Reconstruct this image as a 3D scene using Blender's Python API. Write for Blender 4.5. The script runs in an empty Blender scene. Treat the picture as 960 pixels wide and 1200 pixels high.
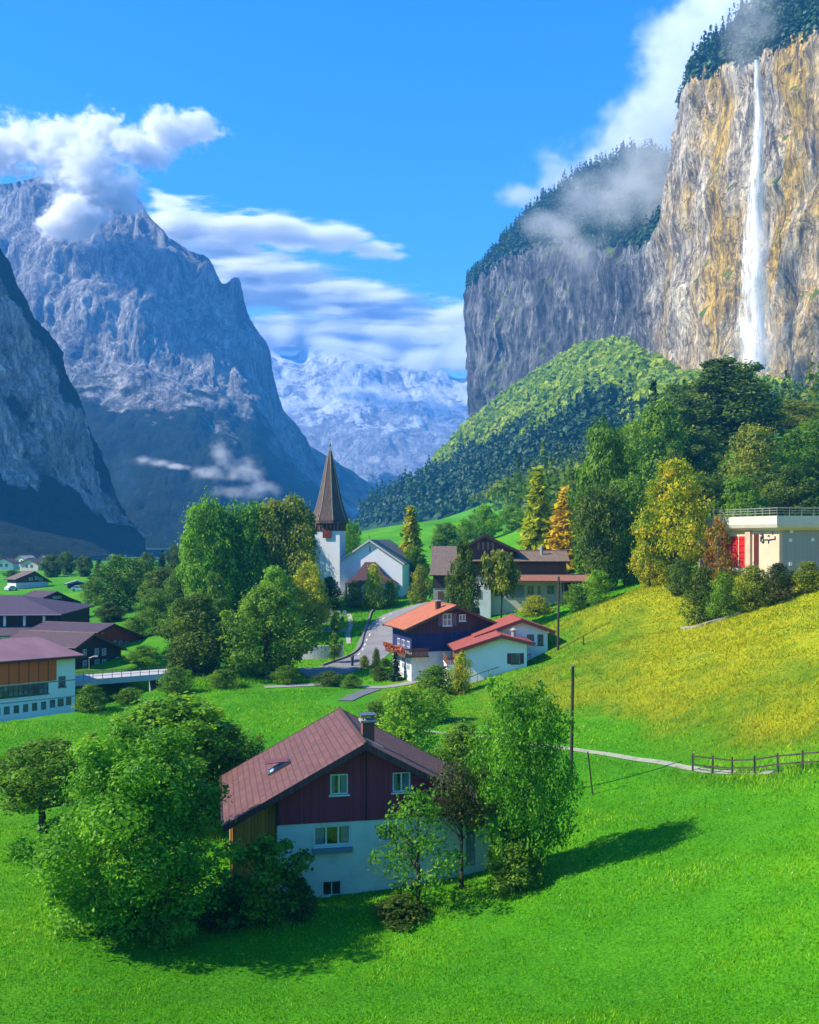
import bpy, math, random
import numpy as np
from mathutils import Vector, Matrix

scene = bpy.context.scene
COL = scene.collection
rad = math.radians

# ------------------------------------------------------------------ camera
F_PX, HORIZON, CAM_Z = 1159.0, 632.0, 22.0      # focal length in photo pixels, horizon row, eye height
cam_data = bpy.data.cameras.new('camera')
cam_data.sensor_fit = 'HORIZONTAL'
cam_data.sensor_width = 36.0
cam_data.lens = F_PX / 960.0 * 36.0
cam_data.shift_y = (HORIZON - 600.0) / 960.0
cam_data.clip_start = 0.5
cam_data.clip_end = 60000.0
cam = bpy.data.objects.new('camera', cam_data)
cam.location = (0, 0, CAM_Z)
cam.rotation_euler = (rad(90), 0, 0)
COL.objects.link(cam)
scene.camera = cam

# ------------------------------------------------------------------ sun and sky
SUN_EL, SUN_AZ = 41.0, -101.0                     # degrees; azimuth from +Y (view direction) towards +X
sd = Vector((math.sin(rad(SUN_AZ)) * math.cos(rad(SUN_EL)), math.cos(rad(SUN_AZ)) * math.cos(rad(SUN_EL)), math.sin(rad(SUN_EL))))
sun_data = bpy.data.lights.new('sun', 'SUN')
sun_data.energy = 5.0
sun_data.angle = rad(0.53)
sun_data.color = (1.0, 0.90, 0.72)
sun = bpy.data.objects.new('sun', sun_data)
sun.rotation_euler = sd.to_track_quat('Z', 'Y').to_euler()
sun.location = (-200, 100, 400)
COL.objects.link(sun)

world = bpy.data.worlds.new('World')
scene.world = world
world.use_nodes = True
wn = world.node_tree.nodes
wl = world.node_tree.links
wn.clear()
w_out = wn.new('ShaderNodeOutputWorld')
w_bg = wn.new('ShaderNodeBackground')
w_sky = wn.new('ShaderNodeTexSky')
w_sky.sky_type = 'NISHITA'
w_sky.sun_disc = False
w_sky.sun_elevation = rad(SUN_EL)
w_sky.sun_rotation = rad(SUN_AZ)
w_sky.altitude = 800
w_sky.air_density = 1.0
w_sky.dust_density = 0.0
w_sky.ozone_density = 4.0
w_hsv = wn.new('ShaderNodeHueSaturation')
w_hsv.inputs['Saturation'].default_value = 1.32
w_hsv.inputs['Hue'].default_value = 0.502
wl.new(w_sky.outputs[0], w_hsv.inputs['Color'])
wl.new(w_hsv.outputs[0], w_bg.inputs['Color'])
w_bg.inputs['Strength'].default_value = 0.15
wl.new(w_bg.outputs[0], w_out.inputs['Surface'])

scene.view_settings.view_transform = 'Standard'
scene.view_settings.look = 'None'
scene.view_settings.gamma = 1.0
scene.view_settings.use_curve_mapping = False
scene.view_settings.exposure = 1.08
scene.render.engine = 'CYCLES'
scene.cycles.max_bounces = 10
scene.cycles.diffuse_bounces = 3
scene.cycles.glossy_bounces = 2
scene.cycles.transmission_bounces = 3
scene.cycles.transparent_max_bounces = 6
scene.cycles.volume_bounces = 6
scene.cycles.volume_step_rate = 0.55
scene.cycles.volume_max_steps = 512
scene.cycles.use_denoising = True
scene.cycles.caustics_reflective = False
scene.cycles.caustics_refractive = False


# ------------------------------------------------------------------ helpers
def at(px, py, d):
    """The world point seen at a photo pixel at distance d along the view direction."""
    return Vector(((px - 480.0) / F_PX * d, d, CAM_Z - (py - HORIZON) / F_PX * d))


def ats(pts):
    return np.array([at(*p)[:] for p in pts], dtype=float)


def _hash(ix, iy, iz, seed):
    with np.errstate(over='ignore'):
        h = ix.astype(np.uint32) * np.uint32(374761393)
        h ^= iy.astype(np.uint32) * np.uint32(668265263)
        h ^= iz.astype(np.uint32) * np.uint32(3266489917)
        h += np.uint32((seed * 2654435761) & 0xffffffff)
        h ^= h >> np.uint32(15)
        h *= np.uint32(2246822519)
        h ^= h >> np.uint32(13)
        h *= np.uint32(3266489917)
        h ^= h >> np.uint32(16)
    return h.astype(np.float64) / 4294967295.0


def vnoise(p, seed=0):
    """Value noise in -1..1 at points p (n,3)."""
    i = np.floor(p).astype(np.int64)
    f = p - i
    f = f * f * f * (f * (f * 6 - 15) + 10)
    r = 0
    for dx in (0, 1):
        wx = f[:, 0] if dx else 1 - f[:, 0]
        for dy in (0, 1):
            wy = f[:, 1] if dy else 1 - f[:, 1]
            for dz in (0, 1):
                wz = f[:, 2] if dz else 1 - f[:, 2]
                r = r + wx * wy * wz * _hash(i[:, 0] + dx, i[:, 1] + dy, i[:, 2] + dz, seed)
    return r * 2 - 1


def fbm(p, octaves=4, seed=0, gain=0.5, ridged=False):
    r, a, t = 0, 1.0, 0
    q = np.array(p, dtype=float)
    for o in range(octaves):
        n = vnoise(q, seed + o * 17)
        if ridged:
            n = 1 - 2 * np.abs(n)
        r = r + a * n
        t += a
        a *= gain
        q = q * 2.03 + 11.7
    return r / t


def new_mesh(name, verts, faces, mat=None, smooth=False, mats=None, midx=None):
    me = bpy.data.meshes.new(name)
    v = np.asarray(verts, dtype=np.float32)
    fl = [len(f) for f in faces] if not isinstance(faces, np.ndarray) else None
    if fl is None:
        nf, k = faces.shape
        me.vertices.add(len(v)); me.vertices.foreach_set('co', v.ravel())
        me.loops.add(nf * k); me.loops.foreach_set('vertex_index', faces.astype(np.int32).ravel())
        me.polygons.add(nf); me.polygons.foreach_set('loop_start', np.arange(0, nf * k, k, dtype=np.int32))
        me.update(calc_edges=True)
    else:
        me.from_pydata([tuple(x) for x in v], [], [tuple(f) for f in faces])
    for m in (mats or ([mat] if mat else [])):
        me.materials.append(m)
    if midx is not None:
        me.polygons.foreach_set('material_index', np.asarray(midx, dtype=np.int32))
    if smooth:
        me.polygons.foreach_set('use_smooth', np.ones(len(me.polygons), dtype=bool))
    me.validate()
    me.update()
    return me


def link(name, me, parent=None, kind=None, label=None, cat=None, group=None, loc=None):
    o = bpy.data.objects.new(name, me)
    COL.objects.link(o)
    if parent is not None:
        o.parent = parent
    if loc is not None:
        o.location = loc
    return tag(o, label, cat, group, kind)


def tag(o, label=None, cat=None, group=None, kind=None):
    if label: o['label'] = label
    if cat: o['category'] = cat
    if group: o['group'] = group
    if kind: o['kind'] = kind
    return o


def thing(name, label, cat, loc=(0, 0, 0), rotz=0.0, group=None):
    o = bpy.data.objects.new(name, None)
    o.empty_display_size = 0.5
    COL.objects.link(o)
    o.location = loc
    o.rotation_euler = (0, 0, rotz)
    return tag(o, label, cat, group)


def copy_tree(o, parent=None):
    c = o.copy()
    COL.objects.link(c)
    if parent is not None:
        c.parent = parent
    for ch in list(o.children):
        copy_tree(ch, c)
    return c


def catmull(P, n):
    """Resample control points P (k,3) to n points on a Catmull-Rom curve over the index."""
    P = np.asarray(P, float)
    k = len(P)
    t = np.linspace(0, k - 1, n)
    i = np.clip(np.floor(t).astype(int), 0, k - 2)
    f = (t - i)[:, None]
    p0 = P[np.clip(i - 1, 0, k - 1)]; p1 = P[i]; p2 = P[i + 1]; p3 = P[np.clip(i + 2, 0, k - 1)]
    return 0.5 * (2 * p1 + (p2 - p0) * f + (2 * p0 - 5 * p1 + 4 * p2 - p3) * f ** 2 + (3 * p1 - p0 - 3 * p2 + p3) * f ** 3)


def grid_faces(nu, nv):
    a = np.arange(nu * nv).reshape(nu, nv)
    return np.stack([a[:-1, :-1], a[1:, :-1], a[1:, 1:], a[:-1, 1:]], -1).reshape(-1, 4)


def grid_normals(G):
    du = np.gradient(G, axis=0); dv = np.gradient(G, axis=1)
    n = np.cross(du, dv)
    n /= np.maximum(np.linalg.norm(n, axis=2, keepdims=True), 1e-9)
    return n


# ------------------------------------------------------------------ node helper
class NT:
    def __init__(self, name):
        self.m = bpy.data.materials.new(name)
        self.m.use_nodes = True
        self.n = self.m.node_tree.nodes
        self.l = self.m.node_tree.links
        self.n.clear()
        self.out = self.n.new('ShaderNodeOutputMaterial')

    def node(self, t, **kw):
        n = self.n.new(t)
        for k, v in kw.items():
            setattr(n, k, v)
        return n

    def put(self, sock, v):
        if isinstance(v, bpy.types.NodeSocket):
            self.l.new(v, sock)
        elif v is not None:
            if isinstance(v, (tuple, list)) and len(v) == 3 and sock.type == 'RGBA':
                v = (*v, 1)
            sock.default_value = v

    def coord(self, which='Object'):
        return self.node('ShaderNodeTexCoord').outputs[which]

    def map(self, vec, scale=(1, 1, 1), rot=(0, 0, 0), loc=(0, 0, 0)):
        n = self.node('ShaderNodeMapping')
        self.put(n.inputs['Vector'], vec)
        n.inputs['Scale'].default_value = scale
        n.inputs['Rotation'].default_value = rot
        n.inputs['Location'].default_value = loc
        return n.outputs[0]

    def noise(self, vec, scale=1.0, detail=4, rough=0.55, dist=0.0):
        n = self.node('ShaderNodeTexNoise')
        self.put(n.inputs['Vector'], vec)
        n.inputs['Scale'].default_value = scale
        n.inputs['Detail'].default_value = detail
        n.inputs['Roughness'].default_value = rough
        n.inputs['Distortion'].default_value = dist
        return n.outputs['Fac']

    def ramp(self, fac, stops):
        n = self.node('ShaderNodeValToRGB')
        self.put(n.inputs[0], fac)
        e = n.color_ramp.elements
        while len(e) > 1:
            e.remove(e[-1])
        for i, (p, c) in enumerate(stops):
            x = e[0] if i == 0 else e.new(p)
            x.position = p
            x.color = (*c, 1) if isinstance(c, (tuple, list)) else (c, c, c, 1)
        return n.outputs[0]

    def mix(self, fac, a, b, mode='MIX'):
        n = self.node('ShaderNodeMix', data_type='RGBA', blend_type=mode)
        self.put(n.inputs[0], fac)
        self.put(n.inputs[6], a)
        self.put(n.inputs[7], b)
        return n.outputs[2]

    def math(self, op, a, b=None, clamp=False):
        n = self.node('ShaderNodeMath', operation=op, use_clamp=clamp)
        self.put(n.inputs[0], a)
        if b is not None:
            self.put(n.inputs[1], b)
        return n.outputs[0]

    def sep(self, vec):
        n = self.node('ShaderNodeSeparateXYZ')
        self.put(n.inputs[0], vec)
        return n.outputs

    def attr(self, name):
        return self.node('ShaderNodeAttribute', attribute_name=name)

    def bump(self, h, strength=0.5, dist=1.0):
        n = self.node('ShaderNodeBump')
        self.put(n.inputs['Height'], h)
        n.inputs['Strength'].default_value = strength
        n.inputs['Distance'].default_value = dist
        return n.outputs[0]

    def bsdf(self, color, rough=0.8, normal=None, metal=0.0, spec=0.3):
        n = self.node('ShaderNodeBsdfPrincipled')
        self.put(n.inputs['Base Color'], color)
        self.put(n.inputs['Roughness'], rough)
        self.put(n.inputs['Metallic'], metal)
        self.put(n.inputs['Specular IOR Level'], spec)
        if normal is not None:
            self.put(n.inputs['Normal'], normal)
        return n.outputs[0]

    def done(self, shader=None, volume=None):
        if shader is not None:
            self.l.new(shader, self.out.inputs['Surface'])
        if volume is not None:
            self.l.new(volume, self.out.inputs['Volume'])
        return self.m


MATS = {}


def paint(name, color=None, rough=0.7, var=0.12, scale=1.5, bump=0.15, spec=0.3, metal=0.0):
    """A plain weathered surface: a base colour with soft stains and fine grain."""
    if name in MATS:
        return MATS[name]
    t = NT(name)
    c = t.coord()
    n1 = t.noise(c, scale, 5, 0.6)
    n2 = t.noise(c, scale * 12, 3, 0.6)
    dark = tuple(x * (1 - 2.2 * var) for x in color)
    lite = tuple(min(1, x * (1 + 1.2 * var)) for x in color)
    col = t.ramp(n1, [(0.25, dark), (0.5, color), (0.78, lite)])
    col = t.mix(0.35, col, t.mix(n2, dark, lite))
    MATS[name] = t.done(t.bsdf(col, rough, t.bump(n2, bump, 0.03), metal, spec))
    return MATS[name]


def boards(name, color=None, width=0.16, axis='x', rough=0.75, var=0.25):
    """Timber boarding: board joints across the given axis, streaks along the grain."""
    if name in MATS:
        return MATS[name]
    t = NT(name)
    c = t.coord()
    s = t.sep(c)
    u = s[2] if axis == 'z' else t.math('ADD', s[0], s[1])
    k = t.math('DIVIDE', u, width)
    fr = t.math('FRACT', k)
    ids = t.math('FLOOR', k)
    wn_ = t.node('ShaderNodeTexWhiteNoise', noise_dimensions='1D')
    t.put(wn_.inputs['W'], ids)
    joint = t.math('LESS_THAN', fr, 0.1)
    sc = (1.2, 1.2, 9) if axis == 'z' else (9, 9, 0.8)
    g = t.noise(t.map(c, sc), 1.0, 5, 0.65)
    dark = tuple(x * (1 - 1.6 * var) for x in color)
    lite = tuple(min(1, x * (1 + 1.6 * var)) for x in color)
    col = t.mix(t.math('ADD', t.math('MULTIPLY', g, 0.6), t.math('MULTIPLY', wn_.outputs[0], 0.4)), dark, lite)
    col = t.mix(joint, col, tuple(x * 0.3 for x in color))
    h = t.math('SUBTRACT', t.math('MULTIPLY', g, 0.3), joint)
    MATS[name] = t.done(t.bsdf(col, rough, t.bump(h, 0.5, 0.03)))
    return MATS[name]


def tiles(name, color=None, row=0.34, col_w=0.26, var=0.3, rough=0.7, moss=0.0, seam=0.018):
    """Clay or slate roof tiles; the mesh carries a uv map in metres along (eave, slope)."""
    if name in MATS:
        return MATS[name]
    t = NT(name)
    uv = t.coord('UV')
    b = t.node('ShaderNodeTexBrick')
    t.put(b.inputs['Vector'], uv)
    b.inputs['Scale'].default_value = 1.0
    b.inputs['Brick Width'].default_value = col_w
    b.inputs['Row Height'].default_value = row
    b.inputs['Mortar Size'].default_value = seam
    b.inputs['Mortar Smooth'].default_value = 0.3
    b.offset = 0.0
    b.inputs['Color1'].default_value = (*tuple(x * (1 - var) for x in color), 1)
    b.inputs['Color2'].default_value = (*tuple(min(1, x * (1 + var)) for x in color), 1)
    b.inputs['Mortar'].default_value = (*tuple(x * 0.4 for x in color), 1)
    s = t.sep(uv)
    slope = t.math('FRACT', t.math('DIVIDE', s[1], row))
    n1 = t.noise(uv, 0.5, 6, 0.65)
    n2 = t.noise(t.map(uv, (3, 0.4, 1)), 1.0, 4, 0.6)
    col = t.mix(t.math('MULTIPLY', t.ramp(n1, [(0.35, 0.0), (0.7, 1.0)]), 0.45), b.outputs['Color'], tuple(x * 0.55 + 0.015 for x in color))
    col = t.mix(t.math('MULTIPLY', n2, 0.35), col, tuple(min(1, x * 1.25 + 0.02) for x in color))
    if moss:
        col = t.mix(t.math('MULTIPLY', t.ramp(t.noise(uv, 1.3, 6, 0.7), [(0.5, 0.0), (0.68, 1.0)]), moss), col, (0.09, 0.10, 0.03))
    h = t.math('SUBTRACT', t.math('MULTIPLY', slope, -0.6), t.math('MULTIPLY', b.outputs['Fac'], 0.6))
    MATS[name] = t.done(t.bsdf(col, rough, t.bump(h, 0.8, 0.04), 0, 0.35))
    return MATS[name]
# ------------------------------------------------------------------ terrain
def tps_fit(P, z, smooth=1.0):
    n = len(P)
    d = np.linalg.norm(P[:, None] - P[None], axis=2)
    K = np.where(d > 0, d * d * np.log(np.maximum(d, 1e-9)), 0) + smooth * np.eye(n)
    A = np.zeros((n + 3, n + 3))
    A[:n, :n] = K
    A[:n, n] = 1; A[:n, n + 1:] = P
    A[n, :n] = 1; A[n + 1:, :n] = P.T
    return np.linalg.solve(A, np.concatenate([z, np.zeros(3)]))


def tps_eval(P, w, Q):
    d = np.linalg.norm(Q[:, None] - P[None], axis=2)
    K = np.where(d > 0, d * d * np.log(np.maximum(d, 1e-9)), 0)
    n = len(P)
    return K @ w[:n] + w[n] + Q @ w[n + 1:]


CTRL = [  # photo pixel and distance of ground points
    (0, 1200, 42), (240, 1200, 43), (480, 1200, 43), (720, 1200, 41), (960, 1200, 38),
    (120, 1090, 54), (265, 1068, 59), (420, 1055, 61), (575, 1022, 63), (700, 1000, 62), (960, 1010, 51), (850, 940, 66),
    (500, 930, 80), (300, 900, 92),
    (500, 858, 103), (600, 868, 97), (690, 882, 89), (800, 900, 78), (860, 907, 74), (960, 898, 69),
    (0, 1000, 66), (100, 920, 84), (0, 930, 82), (0, 862, 104), (100, 845, 112), (260, 826, 120), (395, 812, 126),
    (470, 830, 117), (430, 803, 134),
    (0, 667, 430), (150, 660, 480), 
    (430, 703, 200), (372, 706, 200), (470, 700, 204), (465, 715, 190), (450, 745, 168), (440, 775, 150), (390, 728, 178), (375, 752, 165),
    (485, 790, 138), (545, 804, 128), (625, 783, 131), (512, 826, 116), (560, 806, 119), (600, 792, 121), (655, 762, 131),
    (720, 708, 142), (800, 690, 138), (880, 695, 125), (960, 686, 113), (700, 742, 132), (740, 752, 120), (800, 742, 119),
    (960, 790, 87), (880, 790, 94), (800, 800, 100), (700, 805, 108), (600, 825, 112), (1060, 700, 100), (1100, 900, 60),
    (760, 684, 160), (830, 664, 140), (960, 664, 136), (1080, 660, 140), (700, 694, 165), (620, 712, 168), (560, 718, 168), (505, 703, 178),
    (540, 640, 300), (470, 642, 320), (455, 618, 440), (560, 603, 430), (660, 600, 330), (700, 640, 230),
    (830, 530, 260), (960, 530, 240), (750, 560, 270), (1100, 520, 240),
]
PW = [  # extra world points
    (0, 0, 18.5), (0, 22, 8.5), (-30, 20, 6), (30, 20, 13), (-60, 60, -1.0), (60, 60, 15), (90, 100, 24),
    (-150, 120, 0), (-150, 250, 5), (-300, 300, 8), (-300, 600, 11), (-100, 800, 13), (-20, 1000, 20), (200, 500, 85), (120, 600, 60),
    (-60, 150, 2.4), (-80, 128, 0.0), (-100, 60, -1.0), (60, 700, 50), (250, 250, 85), (20, 700, 32), (-30, 500, 14),
    (-90, 230, 5.0), (-115, 310, 7.0), (-60, 180, 3.0), (-45, 148, 2.7), (-200, 150, 1.0),
]
_c = np.array([at(*c)[:] for c in CTRL] + PW)
TP, TZ = _c[:, :2] / 100.0, _c[:, 2]
TW = tps_fit(TP, TZ, 0.004)

gx = np.concatenate([np.linspace(-700, -160, 46)[:-1], np.linspace(-160, -50, 90)[:-1], np.linspace(-50, 70, 260)[:-1], np.linspace(70, 130, 60)[:-1], np.linspace(130, 700, 50)])
gy = np.concatenate([np.linspace(-60, 20, 20)[:-1], np.linspace(20, 150, 320)[:-1], np.linspace(150, 260, 110)[:-1], np.linspace(260, 1300, 110)])
GX, GY = np.meshgrid(gx, gy, indexing='ij')
q = np.stack([GX.ravel(), GY.ravel()], 1)
GZ = np.concatenate([tps_eval(TP, TW, q[i:i + 20000] / 100.0) for i in range(0, len(q), 20000)])
p3 = np.stack([q[:, 0], q[:, 1], np.zeros(len(q))], 1)
amp = np.clip((q[:, 1] - 20) / 60, 0.2, 1)
GZ = GZ + amp * (fbm(p3 / 14.0, 3, 5) * 0.22 + fbm(p3 / 3.0, 2, 9) * 0.06)
hm = np.clip((q[:, 0] - 6) / 8, 0, 1) * np.clip((q[:, 1] - 84) / 14, 0, 1) * np.clip((138 - q[:, 1]) / 14, 0, 1)
w2 = np.stack([q[:, 0] * .8 + q[:, 1] * .6, (q[:, 1] * .8 - q[:, 0] * .6) * .5, 0 * q[:, 0]], 1)
GZ = GZ + hm * (0.95 * fbm(w2 / 15.0, 2, 61) + .3 * fbm(p3 / 6.0, 2, 67))
GZ = GZ + 1.5 * np.exp(-((q[:, 0] - 29) / 8.5) ** 2 - ((q[:, 1] - 137) / 6.5) ** 2) - 0.9 * np.exp(-((q[:, 1] - (124 - .25 * (q[:, 0] - 30))) / 2.6) ** 2) * np.clip((q[:, 0] - 22) / 6, 0, 1) * np.clip((44 - q[:, 0]) / 6, 0, 1)
GZ = np.clip(GZ, -3, 400)


RIVER = np.array([(-33, 190), (-36, 150), (-38, 133), (-43, 121), (-52, 114), (-75, 107), (-120, 103), (-200, 102)], float)


def river_bed(x, y):
    # the stream comes out from under the road bridge and turns along the foot of the white building
    best = np.full(len(x), 1e9)
    for a, b in zip(RIVER[:-1], RIVER[1:]):
        ab = b - a
        tt = np.clip(((x - a[0]) * ab[0] + (y - a[1]) * ab[1]) / (ab @ ab), 0, 1)
        best = np.minimum(best, np.hypot(x - a[0] - tt * ab[0], y - a[1] - tt * ab[1]))
    return np.clip((5.2 - best) / 2.0, 0, 1)


GZ = GZ - 3.2 * river_bed(q[:, 0], q[:, 1])
GZ2 = GZ.reshape(GX.shape)


def ground(x, y):
    i = min(max(int(np.searchsorted(gx, x)) - 1, 0), len(gx) - 2)
    j = min(max(int(np.searchsorted(gy, y)) - 1, 0), len(gy) - 2)
    u = (x - gx[i]) / (gx[i + 1] - gx[i]); v = (y - gy[j]) / (gy[j + 1] - gy[j])
    return float((GZ2[i, j] * (1 - u) + GZ2[i + 1, j] * u) * (1 - v) + (GZ2[i, j + 1] * (1 - u) + GZ2[i + 1, j + 1] * u) * v)


def on_ground(px, d, dz=0.0):
    x = (px - 480.0) / F_PX * d
    return Vector((x, d, ground(x, d) + dz))


def hit_ground(px, py, d0=30.0, d1=900.0):
    """Where the sight line through a pixel first meets the terrain."""
    d = d0
    while d < d1:
        p = at(px, py, d)
        if p.z <= ground(p.x, p.y):
            return p
        d *= 1.004
    return at(px, py, d1)


# meadow colours: fresh mown grass, dry golden hay slope, rough pasture
X, Y, Z = q[:, 0], q[:, 1], GZ
def blob(x0, y0, rx, ry, pw=1.0):
    return np.exp(-(((X - x0) / rx) ** 2 + ((Y - y0) / ry) ** 2) ** pw)
n_a = fbm(p3 / 18.0, 4, 31); n_b = fbm(p3 / 6.0, 3, 47)
path_y = np.interp(X, [-20, 1.8, 10, 16, 21.5, 24.3, 40], [108, 103, 97, 89, 78, 74, 60])
dry = np.clip((Y - path_y - 1) / 12, 0, 1) * np.clip((X + 6) / 8, 0, 1) * np.clip((152 - Y) / 10, 0, 1)
dry = np.clip(dry * (0.13 + 0.072 * (Z - 2.0) + 0.60 * n_a + 0.30 * n_b), 0, 1)
rough_g = np.clip(dry * 0, 0, 1)
rough_g = np.clip(1 - np.abs(Y - path_y + 3) / 5, 0, 1) * np.clip((X - 8) / 10, 0, 1) * np.clip(0.6 + n_b, 0, 1)
rough_g = np.maximum(rough_g, np.clip((Y - 128) / 6, 0, 1) * np.clip((-18 - X) / 6, 0, 1) * np.clip((150 - Y) / 4, 0, 1))

rough_g = np.maximum(rough_g, 0.9 * np.clip(blob(0.2, 57.6, 5.5, 1.5) + blob(-10.5, 57.5, 3.5, 1.6) - .25 + .5 * n_b * blob(0.2, 57.6, 9, 3), 0, 1))
t = NT('meadow_grass')
c = t.coord()
dryv = t.attr('dry').outputs['Fac']
rghv = t.attr('rough').outputs['Fac']
nA = t.noise(c, 0.045, 4, 0.6)
nB = t.noise(c, 0.5, 5, 0.65)
nC = t.noise(c, 6.0, 4, 0.7)
nD = t.noise(t.map(c, (1, 1, 1), (0, 0, 0.6)), 2.0, 5, 0.75, 0.4)
green = t.ramp(nA, [(0.32, (0.028, 0.175, 0.002)), (0.5, (0.070, 0.29, 0.003)), (0.66, (0.155, 0.38, 0.005))])
green = t.mix(t.ramp(nB, [(0.35, 0.75), (0.7, 0.0)]), green, (0.035, 0.19, 0.003))
green = t.mix(t.ramp(nC, [(0.50, 0.0), (0.72, 0.55)]), green, (0.19, 0.42, 0.015))
green = t.mix(t.ramp(nC, [(0.30, 0.75), (0.47, 0.0)]), green, (0.014, 0.10, 0.003))
olive = t.ramp(nB, [(0.30, (0.055, 0.135, 0.006)), (0.5, (0.11, 0.20, 0.006)), (0.7, (0.20, 0.25, 0.008))])
gold = t.ramp(nB, [(0.28, (0.14, 0.22, 0.007)), (0.45, (0.28, 0.31, 0.006)), (0.6, (0.37, 0.36, 0.005)), (0.78, (0.35, 0.28, 0.012))])
gold = t.mix(t.ramp(nD, [(0.36, 0.85), (0.52, 0.0)]), gold, (0.12, 0.17, 0.008))
gold = t.mix(t.ramp(nC, [(0.55, 0.0), (0.75, 0.5)]), gold, (0.62, 0.52, 0.04))
hillc = t.mix(t.ramp(dryv, [(0.30, 0.0), (0.75, 1.0)]), olive, gold)
hillc = t.mix(t.ramp(nC, [(0.30, 0.8), (0.46, 0.0)]), hillc, (0.045, 0.07, 0.006))
col = t.mix(t.ramp(dryv, [(0.02, 0.0), (0.30, 1.0)]), green, hillc)
rgh = t.ramp(nD, [(0.35, (0.020, 0.060, 0.008)), (0.6, (0.055, 0.120, 0.014)), (0.75, (0.14, 0.12, 0.03))])
col = t.mix(t.math('MULTIPLY', rghv, 0.8), col, rgh)
h = t.math('ADD', t.math('MULTIPLY', nC, 0.35), t.math('MULTIPLY', nB, 0.5))
M_GRASS = t.done(t.bsdf(col, 0.9, t.bump(h, 0.9, 0.35), 0, 0.12))

me = new_mesh('meadow', np.stack([X, Y, Z], 1), grid_faces(len(gx), len(gy)), M_GRASS, smooth=True)
for nm, val in (('dry', dry), ('rough', rough_g)):
    a = me.attributes.new(nm, 'FLOAT', 'POINT')
    a.data.foreach_set('value', val.astype(np.float32))
link('meadow', me, kind='structure')
# the valley floor carries on to the foot of the far mountains
me = new_mesh('ground', [(-4400, -500, -5.0), (4400, -500, -5.0), (4400, 7000, -5.0), (-4400, 7000, -5.0)], [(0, 1, 2, 3)], paint('valley_floor', (0.03, 0.08, 0.02), 0.95, 0.3, 0.01))
link('ground', me, kind='structure')


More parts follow.
